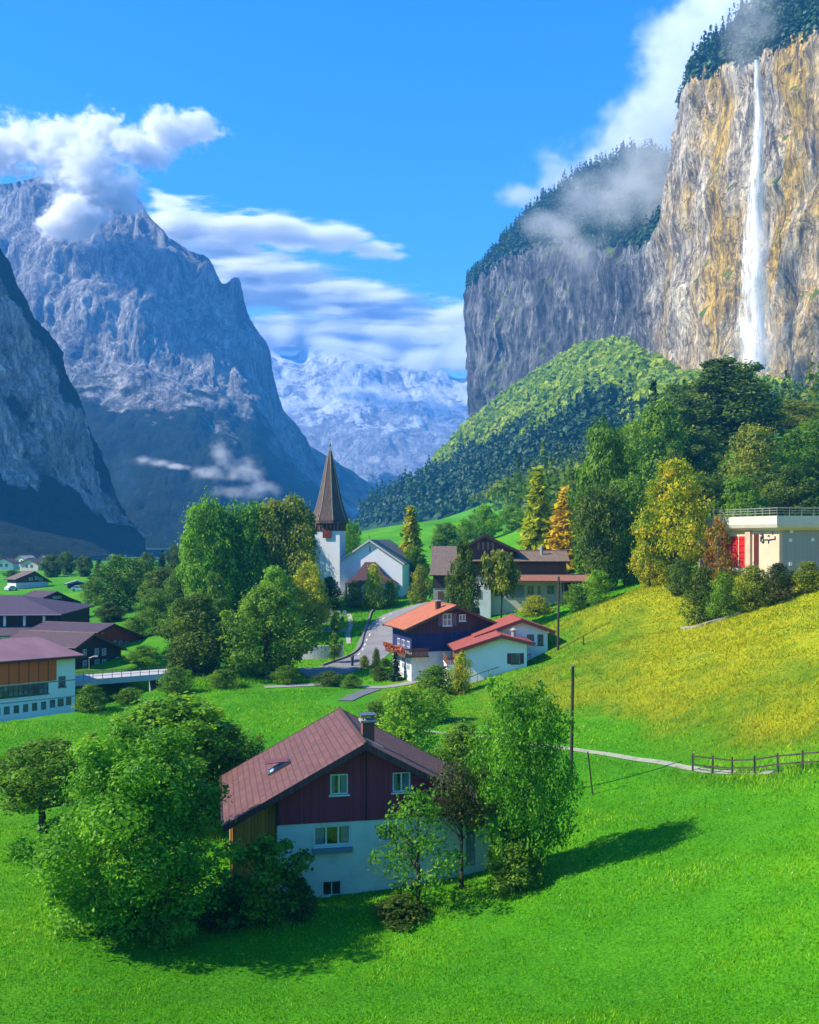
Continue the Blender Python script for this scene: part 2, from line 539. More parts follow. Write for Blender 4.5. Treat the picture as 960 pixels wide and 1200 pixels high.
# ------------------------------------------------------------------ rock and mountains
def rock_mat(name, pale, mid, dark, warm=None, warm_amt=0.0, green=None, streak=1.0, rot=0.0, scale=1.0, snow=None, forest=None, cold=False, cracks=1.0, bump=.85, snow_col=(0.82, 0.84, 0.88)):
    t = NT(name)
    c = t.coord()
    cs = t.map(c, (scale, scale, scale))
    st = t.map(c, (0.055 * scale, 0.055 * scale, 0.011 * scale), (0, rot, 0))
    n1 = t.noise(st, 1.0, 9, 0.66, 0.6)
    n2 = t.noise(cs, 0.035, 8, 0.65)
    n3 = t.noise(cs, 0.16, 7, 0.72)
    st2 = t.map(c, (0.20 * scale, 0.20 * scale, 0.022 * scale), (0, rot * 1.6, 0))
    n4 = t.noise(st2, 1.0, 6, 0.65, 0.3)
    col = t.ramp(n1, [(0.30, dark), (0.46, mid), (0.64, pale)])
    col = t.mix(t.ramp(n4, [(0.36, 0.75 * streak), (0.52, 0.0)]), col, dark)
    col = t.mix(t.ramp(n3, [(0.54, 0.0), (0.75, 0.6)]), col, pale)
    if warm:
        wm = t.noise(t.map(c, (0.015 * scale, 0.015 * scale, 0.0065 * scale), (0, rot, 0), (3.1, 0.7, 1.9)), 1.0, 5, 0.6, 0.8)
        wm = t.math('MULTIPLY', t.ramp(wm, [(0.46, 0.0), (0.60, 1.0)]), warm_amt)
        wcol = t.mix(n3, warm, tuple(x * 0.35 for x in warm))
        wcol = t.mix(t.ramp(n4, [(0.36, 0.8), (0.52, 0.0)]), wcol, dark)
        if cold:       # the far headland turns darker and blue-grey
            yy = t.sep(c)[1]
            cm = t.ramp(t.math('ADD', t.math('DIVIDE', t.math('SUBTRACT', yy, 950), 130.0), t.math('MULTIPLY', t.math('SUBTRACT', n2, 0.5), 0.8)), [(0.0, 0.0), (0.75, 1.0)])
            wm = t.math('MULTIPLY', wm, t.math('SUBTRACT', 1.0, cm))
        col = t.mix(wm, col, wcol)
        if cold:
            gcol = t.ramp(n1, [(0.34, (0.04, 0.042, 0.047)), (0.50, (0.135, 0.138, 0.15)), (0.70, (0.40, 0.39, 0.38))])
            gcol = t.mix(t.ramp(n4, [(0.38, 0.8), (0.54, 0.0)]), gcol, (0.025, 0.026, 0.030))
            col = t.mix(cm, col, gcol)
    ck = 0
    for sc_, w_, amt in ((0.030, .020, .75), (0.085, .022, .6), (0.24, .03, .4)):
        k_ = t.noise(t.map(c, (sc_ * scale, sc_ * scale, sc_ * .33 * scale), (0, rot * 1.5, 0), (sc_ * 90, 3.1, 1.7)), 1.0, 6, .62, 1.1)
        k_ = t.math('MULTIPLY', t.ramp(t.math('ABSOLUTE', t.math('SUBTRACT', k_, .5)), [(0.0, 1.0), (w_, 0.0)]), amt * cracks)
        col = t.mix(k_, col, tuple(x * .45 for x in dark))
        ck = t.math('ADD', ck, k_) if ck else k_
    geo = t.node('ShaderNodeNewGeometry')
    nz = t.sep(geo.outputs['Normal'])[2]
    if green:
        m = t.math('ADD', nz, t.math('MULTIPLY', t.math('SUBTRACT', n2, 0.5), 1.3))
        col = t.mix(t.ramp(m, [(0.40, 0.0), (0.58, 1.0)]), col, t.mix(n3, green, tuple(x * 0.3 for x in green)))
    if forest:
        fa = t.attr('forest').outputs['Fac']
        fm = t.ramp(t.math('ADD', fa, t.math('MULTIPLY', t.math('SUBTRACT', n2, 0.5), 1.2)), [(0.42, 0.0), (0.58, 1.0)])
        col = t.mix(fm, col, t.mix(n3, forest, tuple(x * 0.35 for x in forest)))
    if snow:
        sa = t.attr('snow').outputs['Fac']
        sm = t.math('ADD', sa, t.math('ADD', t.math('MULTIPLY', t.math('SUBTRACT', n2, 0.5), snow), t.math('MULTIPLY', t.math('SUBTRACT', n3, 0.5), snow * 0.6)))
        col = t.mix(t.ramp(sm, [(0.46, 0.0), (0.56, 1.0)]), col, snow_col)
    h = t.math('ADD', t.math('MULTIPLY', n1, 1.0), t.math('ADD', t.math('MULTIPLY', n3, 0.35), t.math('SUBTRACT', t.math('MULTIPLY', n4, 0.5), t.math('MULTIPLY', ck, 0.45))))
    return t.done(t.bsdf(col, 0.9, t.bump(h, bump, 6.0 / scale), 0, 0.15))


def rock_range(name, curves, ns, nts, mat, disp, attrs=None, kind='structure'):
    """A mountain face lofted through curves (foot, cliff foot, rim, top, far side), roughened along its normals."""
    C = [catmull(ats(c) if not isinstance(c, np.ndarray) else c, ns) for c in curves]
    rows = []
    tv = []
    for k in range(len(C) - 1):
        for j in range(nts[k]):
            f = j / nts[k]
            rows.append(C[k] * (1 - f) + C[k + 1] * f)
            tv.append(k + f)
    rows.append(C[-1]); tv.append(len(C) - 1)
    G = np.stack(rows, 1)                                   # (ns, nt, 3)
    T = np.broadcast_to(np.array(tv)[None, :], G.shape[:2])
    N = grid_normals(G)
    P = G.reshape(-1, 3)
    d = disp(P, T.ravel())
    Q = P + N.reshape(-1, 3) * d[:, None] if d.ndim == 1 else P + d
    me = new_mesh(name, Q, grid_faces(*G.shape[:2])[:, ::-1].copy(), mat, smooth=True)
    for nm, fn in (attrs or {}).items():
        a = me.attributes.new(nm, 'FLOAT', 'POINT')
        a.data.foreach_set('value', fn(Q, T.ravel()).astype(np.float32))
    o = link(name, me, kind=kind)
    return o, Q.reshape(G.shape)


def seg(T, a, b, w=0.15):
    return np.clip((T - a) / w, 0, 1) * np.clip((b - T) / w, 0, 1)


# the great west wall of the valley with the waterfall
W_FOOT = [(1180, 600, 640), (1080, 600, 690), (960, 590, 745), (890, 590, 805), (838, 590, 868), (806, 580, 925), (776, 570, 985), (724, 560, 1160), (655, 560, 1290), (598, 560, 1410), (562, 560, 1475), (557, 565, 1580), (570, 570, 1750)]
W_RIM = [(1180, 20, 660), (1080, 25, 715), (960, 36, 772), (890, 62, 835), (842, 80, 896), (808, 100, 948), (782, 262, 1010), (724, 284, 1180), (653, 280, 1315), (598, 298, 1435), (556, 326, 1500), (553, 330, 1610), (566, 330, 1780)]
W_TOP = [(1180, -80, 800), (1080, -60, 850), (960, -40, 900), (890, -6, 940), (846, 40, 975), (812, 84, 990), (800, 186, 1330), (752, 178, 1440), (692, 197, 1500), (632, 240, 1530), (560, 318, 1540), (556, 326, 1650), (568, 328, 1800)]
W_BACK = [(p[0] + 160, 560, p[2] + 700) for p in W_TOP]


def wall_disp(P, T):
    k = seg(T, -0.02, 1.05, 0.12)
    A = P * np.array([1 / 70., 1 / 70., 1 / 260.])
    B = P * np.array([1 / 22., 1 / 22., 1 / 70.])
    # tilted folds run down to the right across the face
    S = np.stack([P[:, 0] + 0.35 * P[:, 2], P[:, 1] + 0.2 * P[:, 2], P[:, 2] * 0.22], 1) / 30.0
    d = 15 * fbm(A, 3, 3) + 11 * fbm(S, 4, 8, 0.42, True) + 5 * fbm(B, 4, 13, 0.5, True) + 1.6 * fbm(P / np.array([7., 7., 16.]), 3, 21)
    ledge = np.sin(P[:, 2] / 17.0 + 3 * fbm(P / 120.0, 2, 5)) * 1.8
    cap = np.clip((T - 1.0) / 0.2, 0, 1) * np.clip((2 - T) / .1, 0, 1)
    return -(d + ledge) * k + cap * 9 * fbm(P / 45.0, 3, 4)


M_WALL = rock_mat('cliff_rock', (0.74, 0.64, 0.49), (0.49, 0.42, 0.32), (0.10, 0.085, 0.076), warm=(0.82, 0.54, 0.11), warm_amt=1.0,
                  green=(0.15, 0.24, 0.02), rot=0.35, cold=True, cracks=.85, bump=.7)
wall_o, WALL = rock_range('cliff', [W_FOOT, W_RIM, W_TOP, W_BACK], 900, [230, 46, 10], M_WALL, wall_disp)

# the big shaded mountain on the left side of the valley
L2_RIDGE = [(-160, 250, 2700), (-60, 222, 2600), (10, 214, 2500), (62, 205, 2450), (118, 216, 2420), (158, 226, 2400), (188, 262, 2380), (216, 286, 2380), (246, 300, 2360), (263, 327, 2350), (281, 327, 2345), (300, 372, 2340), (321, 425, 2340), (337, 486, 2350), (365, 515, 2360), (392, 560, 2380), (424, 596, 2400)]
L2_CLIFF = [(-160, 430, 2300), (-60, 430, 2250), (10, 425, 2200), (62, 420, 2150), (118, 425, 2130), (158, 425, 2120), (188, 435, 2110), (216, 440, 2110), (246, 448, 2110), (263, 455, 2110), (281, 462, 2120), (300, 470, 2140), (319, 486, 2190), (335, 510, 2230), (362, 535, 2260), (390, 572, 2280), (420, 603, 2300)]
L2_FOOT = [(p[0], 642, 1500) for p in L2_RIDGE[:10]] + [(281, 642, 1560), (300, 641, 1600), (321, 640, 1650), (340, 640, 1700), (366, 638, 1800), (392, 637, 1900), (422, 636, 2000)]
L2_BACK = [(p[0], 634, 3300) for p in L2_RIDGE]


def m2_disp(P, T):
    k = seg(T, 0.0, 2.06, 0.1)
    A = P * np.array([1 / 150., 1 / 150., 1 / 1100.])
    B = P * np.array([1 / 46., 1 / 46., 1 / 330.])
    rocky = np.clip((T - 0.75) / 0.3, 0.55, 1)
    return -k * rocky * (30 * fbm(A, 3, 33, 0.5, True) + 13 * fbm(B, 4, 37, 0.5, True) + 5 * fbm(P / np.array([16., 16., 40.]), 3, 39) + 9 * np.sin(P[:, 2] / 26. + P[:, 0] / 190. + 2 * fbm(P / 300., 2, 6)))


M_M2 = rock_mat('mountain_rock', (0.50, 0.48, 0.45), (0.26, 0.26, 0.26), (0.06, 0.065, 0.07), scale=0.42, snow=0.9, cracks=.8, forest=(0.018, 0.040, 0.022), streak=0.6)
rock_range('mountain', [L2_FOOT, L2_CLIFF, L2_RIDGE, L2_BACK], 520, [90, 150, 20], M_M2, m2_disp, {
    'snow': lambda P, T: np.clip((P[:, 2] - 700) / 260, 0, 1) * 0.50 + 0.0 * T,
    'forest': lambda P, T: np.clip((1.30 - T) * 1.1, 0, 1) + 0.28 * fbm(P / 110., 4, 3)})

# the nearer dark cliff at the left edge
L1_RIDGE = [(-520, -160, 900), (-300, 0, 950), (-130, 150, 1020), (-40, 235, 1060), (0, 277, 1090), (22, 330, 1100), (45, 375, 1115), (70, 413, 1130), (100, 470, 1150), (124, 535, 1170), (150, 604, 1200), (172, 628, 1230)]
L1_CLIFF = [(-520, 560, 700), (-300, 565, 780), (-130, 585, 880), (-40, 592, 930), (0, 596, 950), (22, 599, 965), (45, 602, 985), (70, 604, 1010), (100, 608, 1040), (124, 612, 1080), (148, 618, 1120), (170, 632, 1160)]
L1_FOOT = [(-520, 672, 420), (-300, 668, 480), (-130, 660, 600), (-40, 657, 640), (0, 656, 660), (22, 655, 690), (45, 654, 720), (70, 653, 760), (100, 652, 800), (124, 651, 850), (148, 650, 920), (172, 648, 1000)]
L1_BACK = [(p[0] - 140, 645, p[2] + 700) for p in L1_RIDGE]


def m1_disp(P, T):
    k = seg(T, 0.0, 2.06, 0.1)
    A = P * np.array([1 / 60., 1 / 60., 1 / 220.])
    B = P * np.array([1 / 20., 1 / 20., 1 / 66.])
    rocky = np.clip((T - 0.8) / 0.3, 0.2, 1)
    return -k * rocky * (15 * fbm(A, 3, 53, 0.5, True) + 7 * fbm(B, 4, 57, 0.55, True) + 3 * fbm(P / 7., 3, 59))


M_M1 = rock_mat('shaded_cliff_rock', (0.76, 0.68, 0.64), (0.34, 0.31, 0.31), (0.06, 0.06, 0.065), scale=0.8, cracks=.6, forest=(0.015, 0.034, 0.020), streak=0.8)
rock_range('mountain', [L1_FOOT, L1_CLIFF, L1_RIDGE, L1_BACK], 460, [60, 170, 16], M_M1, m1_disp, {
    'forest': lambda P, T: 0.30 + 0.75 * np.clip((1.22 - T) / 0.2, 0, 1) + 0.75 * np.clip((T - 1.84) / 0.15, 0, 1) + 0.34 * fbm(P / np.array([45., 45., 70.]), 4, 3)})

# the snow mountain closing the valley
L3_RIDGE = [(180, 330, 5600), (280, 372, 5400), (330, 412, 5200), (372, 398, 5200), (415, 402, 5150), (455, 418, 5100), (500, 425, 5050), (545, 440, 5000), (590, 420, 5000), (680, 400, 5000)]
L3_MID = [(180, 540, 4600), (280, 545, 4500), (330, 540, 4400), (372, 535, 4350), (415, 528, 4300), (455, 525, 4300), (500, 530, 4250), (545, 530, 4250), (590, 520, 4250), (680, 520, 4250)]
L3_FOOT = [(p[0], 634, 3300) for p in L3_MID]
L3_BACK = [(p[0], 632, 6600) for p in L3_MID]


def m3_disp(P, T):
    k = seg(T, 0.0, 2.06, 0.1)
    A = np.stack([P[:, 0] + 0.4 * P[:, 2], P[:, 1], P[:, 2]], 1)
    return -k * (55 * fbm(A / 420., 3, 73, 0.5, True) + 15 * fbm(A / 130., 4, 77, 0.5, True) + 4 * fbm(P / 40., 3, 79))


M_M3 = rock_mat('snow_mountain_rock', (0.42, 0.44, 0.47), (0.28, 0.29, 0.31), (0.14, 0.145, 0.16), scale=0.2, snow=1.2, cracks=.4, snow_col=(0.60, 0.64, 0.70), forest=(0.02, 0.04, 0.03), streak=0.5)
rock_range('mountain', [L3_FOOT, L3_MID, L3_RIDGE, L3_BACK], 420, [60, 130, 10], M_M3, m3_disp, {
    'snow': lambda P, T: np.clip((P[:, 2] - 330) / 330, -.3, 1) * 0.50 + 0.08 + 0.15 * fbm(np.stack([P[:, 0] + .8 * P[:, 2], P[:, 1] * .5, P[:, 2] * 1.6], 1) / 170., 4, 5),
    'forest': lambda P, T: np.clip(1.02 - T, 0, 1) * 1.6})
# a dark spur in front of it
SP_R = [(250, 470, 3200), (330, 500, 3200), (380, 530, 3200), (420, 556, 3200), (450, 580, 3200), (475, 596, 3200), (500, 604, 3200)]
SP_F = [(p[0] - 6, 636, 2500) for p in SP_R]
SP_B = [(p[0], 634, 3900) for p in SP_R]
rock_range('mountain', [SP_F, SP_R, SP_B], 160, [60, 12], M_M2, lambda P, T: -seg(T, 0, 1.1, .2) * (22 * fbm(P / 120., 4, 83, 0.5, True)),
           {'snow': lambda P, T: 0 * T, 'forest': lambda P, T: 0.75 + 0 * T})
SQ_R = [(455, 600, 3000), (485, 580, 3000), (520, 556, 3000), (548, 520, 3000), (580, 480, 3000), (640, 440, 3000)]
SQ_F = [(p[0] + 6, 636, 2500) for p in SQ_R]
SQ_B = [(p[0], 634, 3700) for p in SQ_R]
rock_range('mountain', [SQ_F, SQ_R, SQ_B], 160, [60, 12], M_M2, lambda P, T: -seg(T, 0, 1.1, .2) * (20 * fbm(P / 120., 4, 87, 0.5, True)),
           {'snow': lambda P, T: 0.2 + 0 * T, 'forest': lambda P, T: 0.6 + 0 * T})

# wooded scree slope below the west wall
TL_TOP = [(1180, 500, 632), (1060, 500, 685), (960, 496, 735), (890, 470, 800), (836, 455, 860), (800, 456, 912), (764, 438, 975), (740, 416, 1085), (704, 411, 1170), (650, 436, 1275), (600, 470, 1390), (561, 500, 1470), (548, 520, 1520)]
TL_MID = [(1180, 540, 480), (1060, 540, 510), (960, 540, 540), (890, 530, 580), (836, 520, 640), (800, 520, 690), (752, 500, 760), (700, 490, 840), (650, 510, 920), (600, 528, 1020), (560, 545, 1130), (520, 562, 1250), (500, 575, 1350)]
TL_FOOT = [(1180, 600, 300), (1060, 602, 310), (960, 604, 320), (890, 606, 350), (836, 608, 390), (800, 610, 430), (740, 612, 500), (680, 613, 580), (620, 615, 680), (560, 617, 800), (500, 620, 930), (450, 622, 1080), (415, 626, 1250)]
TL_UNDER = [(p[0], p[1] + 40, p[2] - 60) for p in TL_FOOT]
t = NT('scree_wood_floor')
c = t.coord()
nn = t.noise(c, 0.03, 6, 0.7)
M_TALUS = t.done(t.bsdf(t.ramp(nn, [(0.35, (0.010, 0.030, 0.010)), (0.6, (0.030, 0.075, 0.012)), (0.8, (0.08, 0.13, 0.02))]), 0.95, t.bump(nn, 0.8, 5.0), 0, 0.1))
talus_o, TALUS = rock_range('hill', [TL_UNDER, TL_FOOT, TL_MID, TL_TOP], 260, [6, 60, 70], M_TALUS, lambda P, T: -seg(T, 0.9, 3.0, 0.35) * (17 * fbm(np.stack([(P[:, 0] + P[:, 1] * .5) / 85., (P[:, 1] - P[:, 0]) / 300., P[:, 2] / 400.], 1), 3, 91, 0.5, True) + 6 * fbm(P / 45., 2, 92)))
# ------------------------------------------------------------------ air, cloud and mist
def box_mesh(name, x0, x1, y0, y1, z0, z1, mat):
    v = [(x, y, z) for x in (x0, x1) for y in (y0, y1) for z in (z0, z1)]
    f = [(0, 1, 3, 2), (4, 6, 7, 5), (0, 4, 5, 1), (2, 3, 7, 6), (0, 2, 6, 4), (1, 5, 7, 3)]
    return new_mesh(name, v, f, mat)


t = NT('haze_air')
n = t.node('ShaderNodeVolumePrincipled')
n.inputs['Color'].default_value = (0.06, 0.38, 1.0, 1)
n.inputs['Density'].default_value = 0.00017
n.inputs['Anisotropy'].default_value = 0.0
M_HAZE = t.done(volume=n.outputs[0])
link('haze', box_mesh('haze', -4500, 4500, -600, 7100, -6, 1120, M_HAZE), kind='stuff')


def cloud(name, blobs, density, grain, soft=0.38, depth=1.0, rough=0.62, stretch=1.0, wisp=1.0, amp=1.0, bias=0.49, zs=1.4):
    """One bank of cloud: a box of air whose density is gathered round a few billows, frayed by noise.
    blobs: photo pixel, distance, radius in metres, flattening."""
    B = []
    for px, py, d, r, sq in blobs:
        p = at(px, py, d)
        B.append((p, r, sq))
    m = 1.45
    lo = Vector([min(p[i] - r * m * ((depth, depth, sq)[i]) for p, r, sq in B) for i in range(3)])
    hi = Vector([max(p[i] + r * m * ((depth, depth, sq)[i]) for p, r, sq in B) for i in range(3)])
    t = NT(name)
    c = t.coord()
    w = t.node('ShaderNodeTexNoise')
    t.put(w.inputs['Vector'], t.map(c, (1, 1, 1.4)))
    w.inputs['Scale'].default_value = grain * 0.45
    w.inputs['Detail'].default_value = 2
    wv = t.node('ShaderNodeVectorMath', operation='SUBTRACT')
    t.put(wv.inputs[0], w.outputs['Color']); wv.inputs[1].default_value = (0.5, 0.5, 0.5)
    ws = t.node('ShaderNodeVectorMath', operation='SCALE')
    t.put(ws.inputs[0], wv.outputs[0]); ws.inputs['Scale'].default_value = 0.5 / grain * wisp
    wa = t.node('ShaderNodeVectorMath', operation='ADD')
    t.put(wa.inputs[0], c); t.put(wa.inputs[1], ws.outputs[0])
    f = None
    for p, r, sq in B:
        sub = t.map(wa.outputs[0], (1 / r, 1 / r, 1 / (r * sq)), loc=(-p.x / r, -p.y / r, -p.z / (r * sq)))
        ln = t.node('ShaderNodeVectorMath', operation='LENGTH')
        t.put(ln.inputs[0], sub)
        v = t.math('SUBTRACT', 1.0, ln.outputs['Value'])
        if f is None:
            f = v
        else:
            n = t.node('ShaderNodeMath', operation='SMOOTH_MAX')
            t.put(n.inputs[0], f); t.put(n.inputs[1], v); n.inputs[2].default_value = 0.25
            f = n.outputs[0]
    nz = t.noise(t.map(c, (1 / stretch, 1, zs)), grain, 9, rough)
    f = t.math('ADD', f, t.math('MULTIPLY', t.math('SUBTRACT', nz, bias), 2.2 * amp))
    f = t.math('DIVIDE', f, soft, True)
    f = t.math('MULTIPLY', t.math('MULTIPLY', f, f), density)
    v = t.node('ShaderNodeVolumePrincipled')
    v.inputs['Color'].default_value = (0.99, 0.99, 0.99, 1)
    v.inputs['Anisotropy'].default_value = 0.1
    t.put(v.inputs['Density'], f)
    mat = t.done(volume=v.outputs[0])
    o = link(name, box_mesh(name, lo.x, hi.x, lo.y, hi.y, lo.z, hi.z, mat), kind='stuff')
    return o


# cloud wrapped round the summit of the left mountain
cloud('cloud', [(-10, 178, 2250, 80, .7), (40, 168, 2250, 85, .7), (80, 185, 2230, 95, .8), (105, 205, 2200, 100, .9), (95, 245, 2180, 80, 1.0), (120, 150, 2240, 60, .8), (165, 175, 2250, 75, .6), (200, 155, 2260, 75, .6), (232, 146, 2260, 60, .5), (140, 225, 2200, 70, .7), (70, 265, 2180, 50, .9)], 0.075, 0.015, rough=.74, amp=1.7, soft=.42, bias=.515)
# fair-weather cloud behind the mountains
cloud('cloud', [(190, 232, 8500, 180, .4), (215, 265, 8500, 380, .5), (270, 280, 8500, 430, .45), (330, 275, 8500, 400, .35), (385, 280, 8500, 380, .28), (440, 290, 8500, 300, .2), (280, 330, 8500, 460, .5), (335, 335, 8500, 480, .5), (390, 350, 8500, 500, .4), (440, 358, 8500, 430, .35), (480, 372, 8500, 380, .3), (400, 395, 8500, 560, .35), (470, 405, 8500, 600, .4), (540, 395, 8500, 520, .6), (340, 390, 8500, 500, .4)], 0.022, 0.0034, stretch=2.4, zs=2.6, rough=.72, amp=1.6, soft=.42, bias=.515)
# cloud lying over the head of the snow mountain
cloud('cloud', [(330, 398, 4700, 130, .4), (385, 405, 4650, 170, .35), (440, 412, 4600, 180, .35), (495, 420, 4600, 170, .4), (545, 415, 4600, 190, .6)], 0.016, 0.005, stretch=1.8, zs=2.0, soft=.8)
# cloud behind and on the headland of the west wall
cloud('cloud', [(610, 228, 1900, 60, .5), (650, 200, 1900, 75, .6), (690, 182, 1900, 85, .7), (735, 165, 1900, 95, .8), (765, 130, 1900, 100, 1.0), (800, 110, 1900, 120, 1.0), (800, 60, 1900, 110, .8), (840, 50, 1900, 120, 1.0), (870, 0, 1900, 130, 1.0), (790, 190, 1900, 100, .7)], 0.016, 0.011, amp=1.35, rough=.68, soft=.6, bias=.53)
cloud('mist', [(660, 270, 1170, 45, .8), (690, 240, 1150, 60, .8), (735, 225, 1120, 65, .9), (780, 205, 1050, 70, 1.0), (680, 300, 1150, 45, .9), (640, 265, 1250, 45, .6), (800, 150, 980, 50, 1.0)], 0.013, 0.022, soft=.9, amp=1.2)
cloud('mist', [(888, 410, 750, 22, 1.4), (886, 350, 765, 17, 2.0), (887, 280, 775, 12, 2.6)], 0.05, 0.05, soft=1.0)
cloud('mist', [(878, 40, 800, 26, 1.2), (885, 10, 800, 30, 1.0), (870, 70, 800, 18, 1.2)], 0.03, 0.045, soft=1.2)
# shreds of morning mist on the wooded flanks
cloud('mist', [(165, 541, 1560, 26, .35), (185, 543, 1560, 32, .3), (205, 546, 1560, 26, .25)], 0.05, 0.036, soft=.8, amp=1.2, bias=.51)
cloud('mist', [(262, 535, 1600, 26, 1.1), (285, 552, 1600, 45, .6), (245, 555, 1600, 38, .4), (305, 572, 1600, 45, .4), (275, 575, 1600, 36, .5)], 0.030, 0.034, soft=.9, amp=1.3, bias=.52)
cloud('mist', [(425, 598, 2300, 60, .35), (455, 592, 2300, 70, .4), (490, 588, 2300, 60, .35), (405, 600, 2300, 40, .3)], 0.012, 0.015, soft=.9)
cloud('mist', [(148, 545, 1130, 16, 1.6), (146, 575, 1120, 18, 1.4)], 0.02, 0.05, soft=1.0)
# ------------------------------------------------------------------ building kit
class MB:
    """Collects simple solids and links them as one mesh object."""
    def __init__(self):
        self.v, self.f, self.uv = [], [], []

    def face(self, pts, uv=None):
        i = len(self.v)
        self.v += [tuple(p) for p in pts]
        self.f.append(tuple(range(i, i + len(pts))))
        self.uv.append(uv or [(0, 0)] * len(pts))

    def hexa(self, a, b, uv=None):
        """Solid between quad a and quad b (same winding); uv goes on quad b."""
        n = len(a)
        i = len(self.v)
        self.v += [tuple(p) for p in a] + [tuple(p) for p in b]
        self.f.append(tuple(range(i + n - 1, i - 1, -1))); self.uv.append(uv[::-1] if uv else [(0, 0)] * n)
        self.f.append(tuple(range(i + n, i + 2 * n))); self.uv.append(uv or [(0, 0)] * n)
        for k in range(n):
            m = (k + 1) % n
            self.f.append((i + k, i + m, i + n + m, i + n + k)); self.uv.append([(0, 0)] * 4)
        return self

    def box(self, x0, x1, y0, y1, z0, z1):
        return self.hexa([(x0, y0, z0), (x1, y0, z0), (x1, y1, z0), (x0, y1, z0)], [(x0, y0, z1), (x1, y0, z1), (x1, y1, z1), (x0, y1, z1)])

    def prism_y(self, pts, y0, y1):
        """Outline in (x, z), counter-clockwise seen from the front, extruded along y."""
        return self.hexa([(x, y1, z) for x, z in pts], [(x, y0, z) for x, z in pts])

    def prism_x(self, pts, x0, x1):
        return self.hexa([(x0, y, z) for y, z in pts], [(x1, y, z) for y, z in pts])

    def prism_z(self, pts, z0, z1):
        return self.hexa([(x, y, z0) for x, y in pts], [(x, y, z1) for x, y in pts])

    def slab(self, p00, p10, p11, p01, th):
        """Roof slab: p00-p10 along the eave, p01-p11 along the ridge; uv in metres."""
        p = [Vector(q) for q in (p00, p10, p11, p01)]
        n = (p[1] - p[0]).cross(p[3] - p[0]).normalized()
        if n.z < 0: n = -n
        a = (p[1] - p[0]).normalized(); b = (p[3] - p[0]); b = (b - a * b.dot(a)).normalized()
        uv = [((q - p[0]).dot(a), (q - p[0]).dot(b)) for q in p]
        return self.hexa([q - n * th for q in p], p, uv)

    def bar(self, p, q, r, r2=None, n=8):
        p, q = Vector(p), Vector(q)
        r2 = r if r2 is None else r2
        d = (q - p).normalized()
        u = d.orthogonal().normalized(); w = d.cross(u)
        A = [p + (u * math.cos(k * 2 * math.pi / n) + w * math.sin(k * 2 * math.pi / n)) * r for k in range(n)]
        B = [q + (u * math.cos(k * 2 * math.pi / n) + w * math.sin(k * 2 * math.pi / n)) * r2 for k in range(n)]
        return self.hexa(A, B)

    def beam(self, p, q, w, h, up=(0, 0, 1)):
        p, q, up = Vector(p), Vector(q), Vector(up)
        d = (q - p).normalized()
        s = d.cross(up).normalized() * w / 2
        t_ = s.cross(d).normalized() * h / 2
        return self.hexa([p - s - t_, p + s - t_, p + s + t_, p - s + t_], [q - s - t_, q + s - t_, q + s + t_, q - s + t_])

    def lathe(self, prof, n=12, cx=0, cy=0, phase=0.0):
        i = len(self.v)
        for r, z in prof:
            for k in range(n):
                a = phase + 2 * math.pi * k / n
                self.v.append((cx + r * math.cos(a), cy + r * math.sin(a), z))
        for j in range(len(prof) - 1):
            for k in range(n):
                m = (k + 1) % n
                self.f.append((i + j * n + k, i + j * n + m, i + (j + 1) * n + m, i + (j + 1) * n + k))
                L = 2 * math.pi * prof[0][0] / n
                self.uv.append([(k * L, prof[j][1]), (k * L + L, prof[j][1]), (k * L + L, prof[j + 1][1]), (k * L, prof[j + 1][1])])
        self.f.append(tuple(i + k for k in reversed(range(n)))); self.uv.append([(0, 0)] * n)
        e = i + (len(prof) - 1) * n
        self.f.append(tuple(e + k for k in range(n))); self.uv.append([(0, 0)] * n)
        return self

    def mesh(self, name, mat, smooth=False):
        me = bpy.data.meshes.new(name)
        me.from_pydata(self.v, [], self.f)
        uvl = me.uv_layers.new(name='UVMap')
        flat = [c for f in self.uv for p in f for c in p]
        uvl.data.foreach_set('uv', flat)
        me.materials.append(mat)
        if smooth:
            me.polygons.foreach_set('use_smooth', [True] * len(me.polygons))
        me.update()
        import bmesh
        bm = bmesh.new(); bm.from_mesh(me)
        bmesh.ops.recalc_face_normals(bm, faces=bm.faces)
        bm.to_mesh(me); bm.free()
        return me

    def build(self, name, mat, parent=None, smooth=False, label=None, **kw):
        return link(name, self.mesh(name, mat, smooth), parent, label=label, **kw)


def cut(o, mb):
    """Cut the solids collected in mb out of object o (same local frame)."""
    me = mb.mesh('cutter', o.data.materials[0])
    c = bpy.data.objects.new('cutter', me)
    COL.objects.link(c)
    tmp = bpy.data.objects.new('work', o.data)
    COL.objects.link(tmp)
    md = tmp.modifiers.new('cut', 'BOOLEAN')
    md.operation = 'DIFFERENCE'; md.solver = 'EXACT'; md.object = c; md.use_self = True
    dg = bpy.context.evaluated_depsgraph_get()
    new = bpy.data.meshes.new_from_object(tmp.evaluated_get(dg))
    bpy.data.objects.remove(tmp); bpy.data.objects.remove(c)
    old = o.data
    o.data = new
    new.name = old.name


def gable_fit(d1, af, ar, le, re):
    """Solve a gable roof from photo pixels: front and rear ridge ends, left and right front eaves."""
    P = at(af[0], af[1], d1)
    d2 = d1 * (af[1] - HORIZON) / (ar[1] - HORIZON)
    R = at(ar[0], ar[1], d2)
    r = Vector((R.x - P.x, R.y - P.y)); L = r.length; r.normalize()
    u = Vector((r.y, -r.x))
    out = []
    for e in (le, re):
        if e is None:
            out.append(None); continue
        k = (e[0] - 480) / F_PX
        w = (k * d1 - P.x) / (u.x - k * u.y)
        d = d1 + u.y * w
        out.append((w, at(e[0], e[1], d).z))
    return P, math.atan2(-r.x, r.y), L, out[0], out[1]


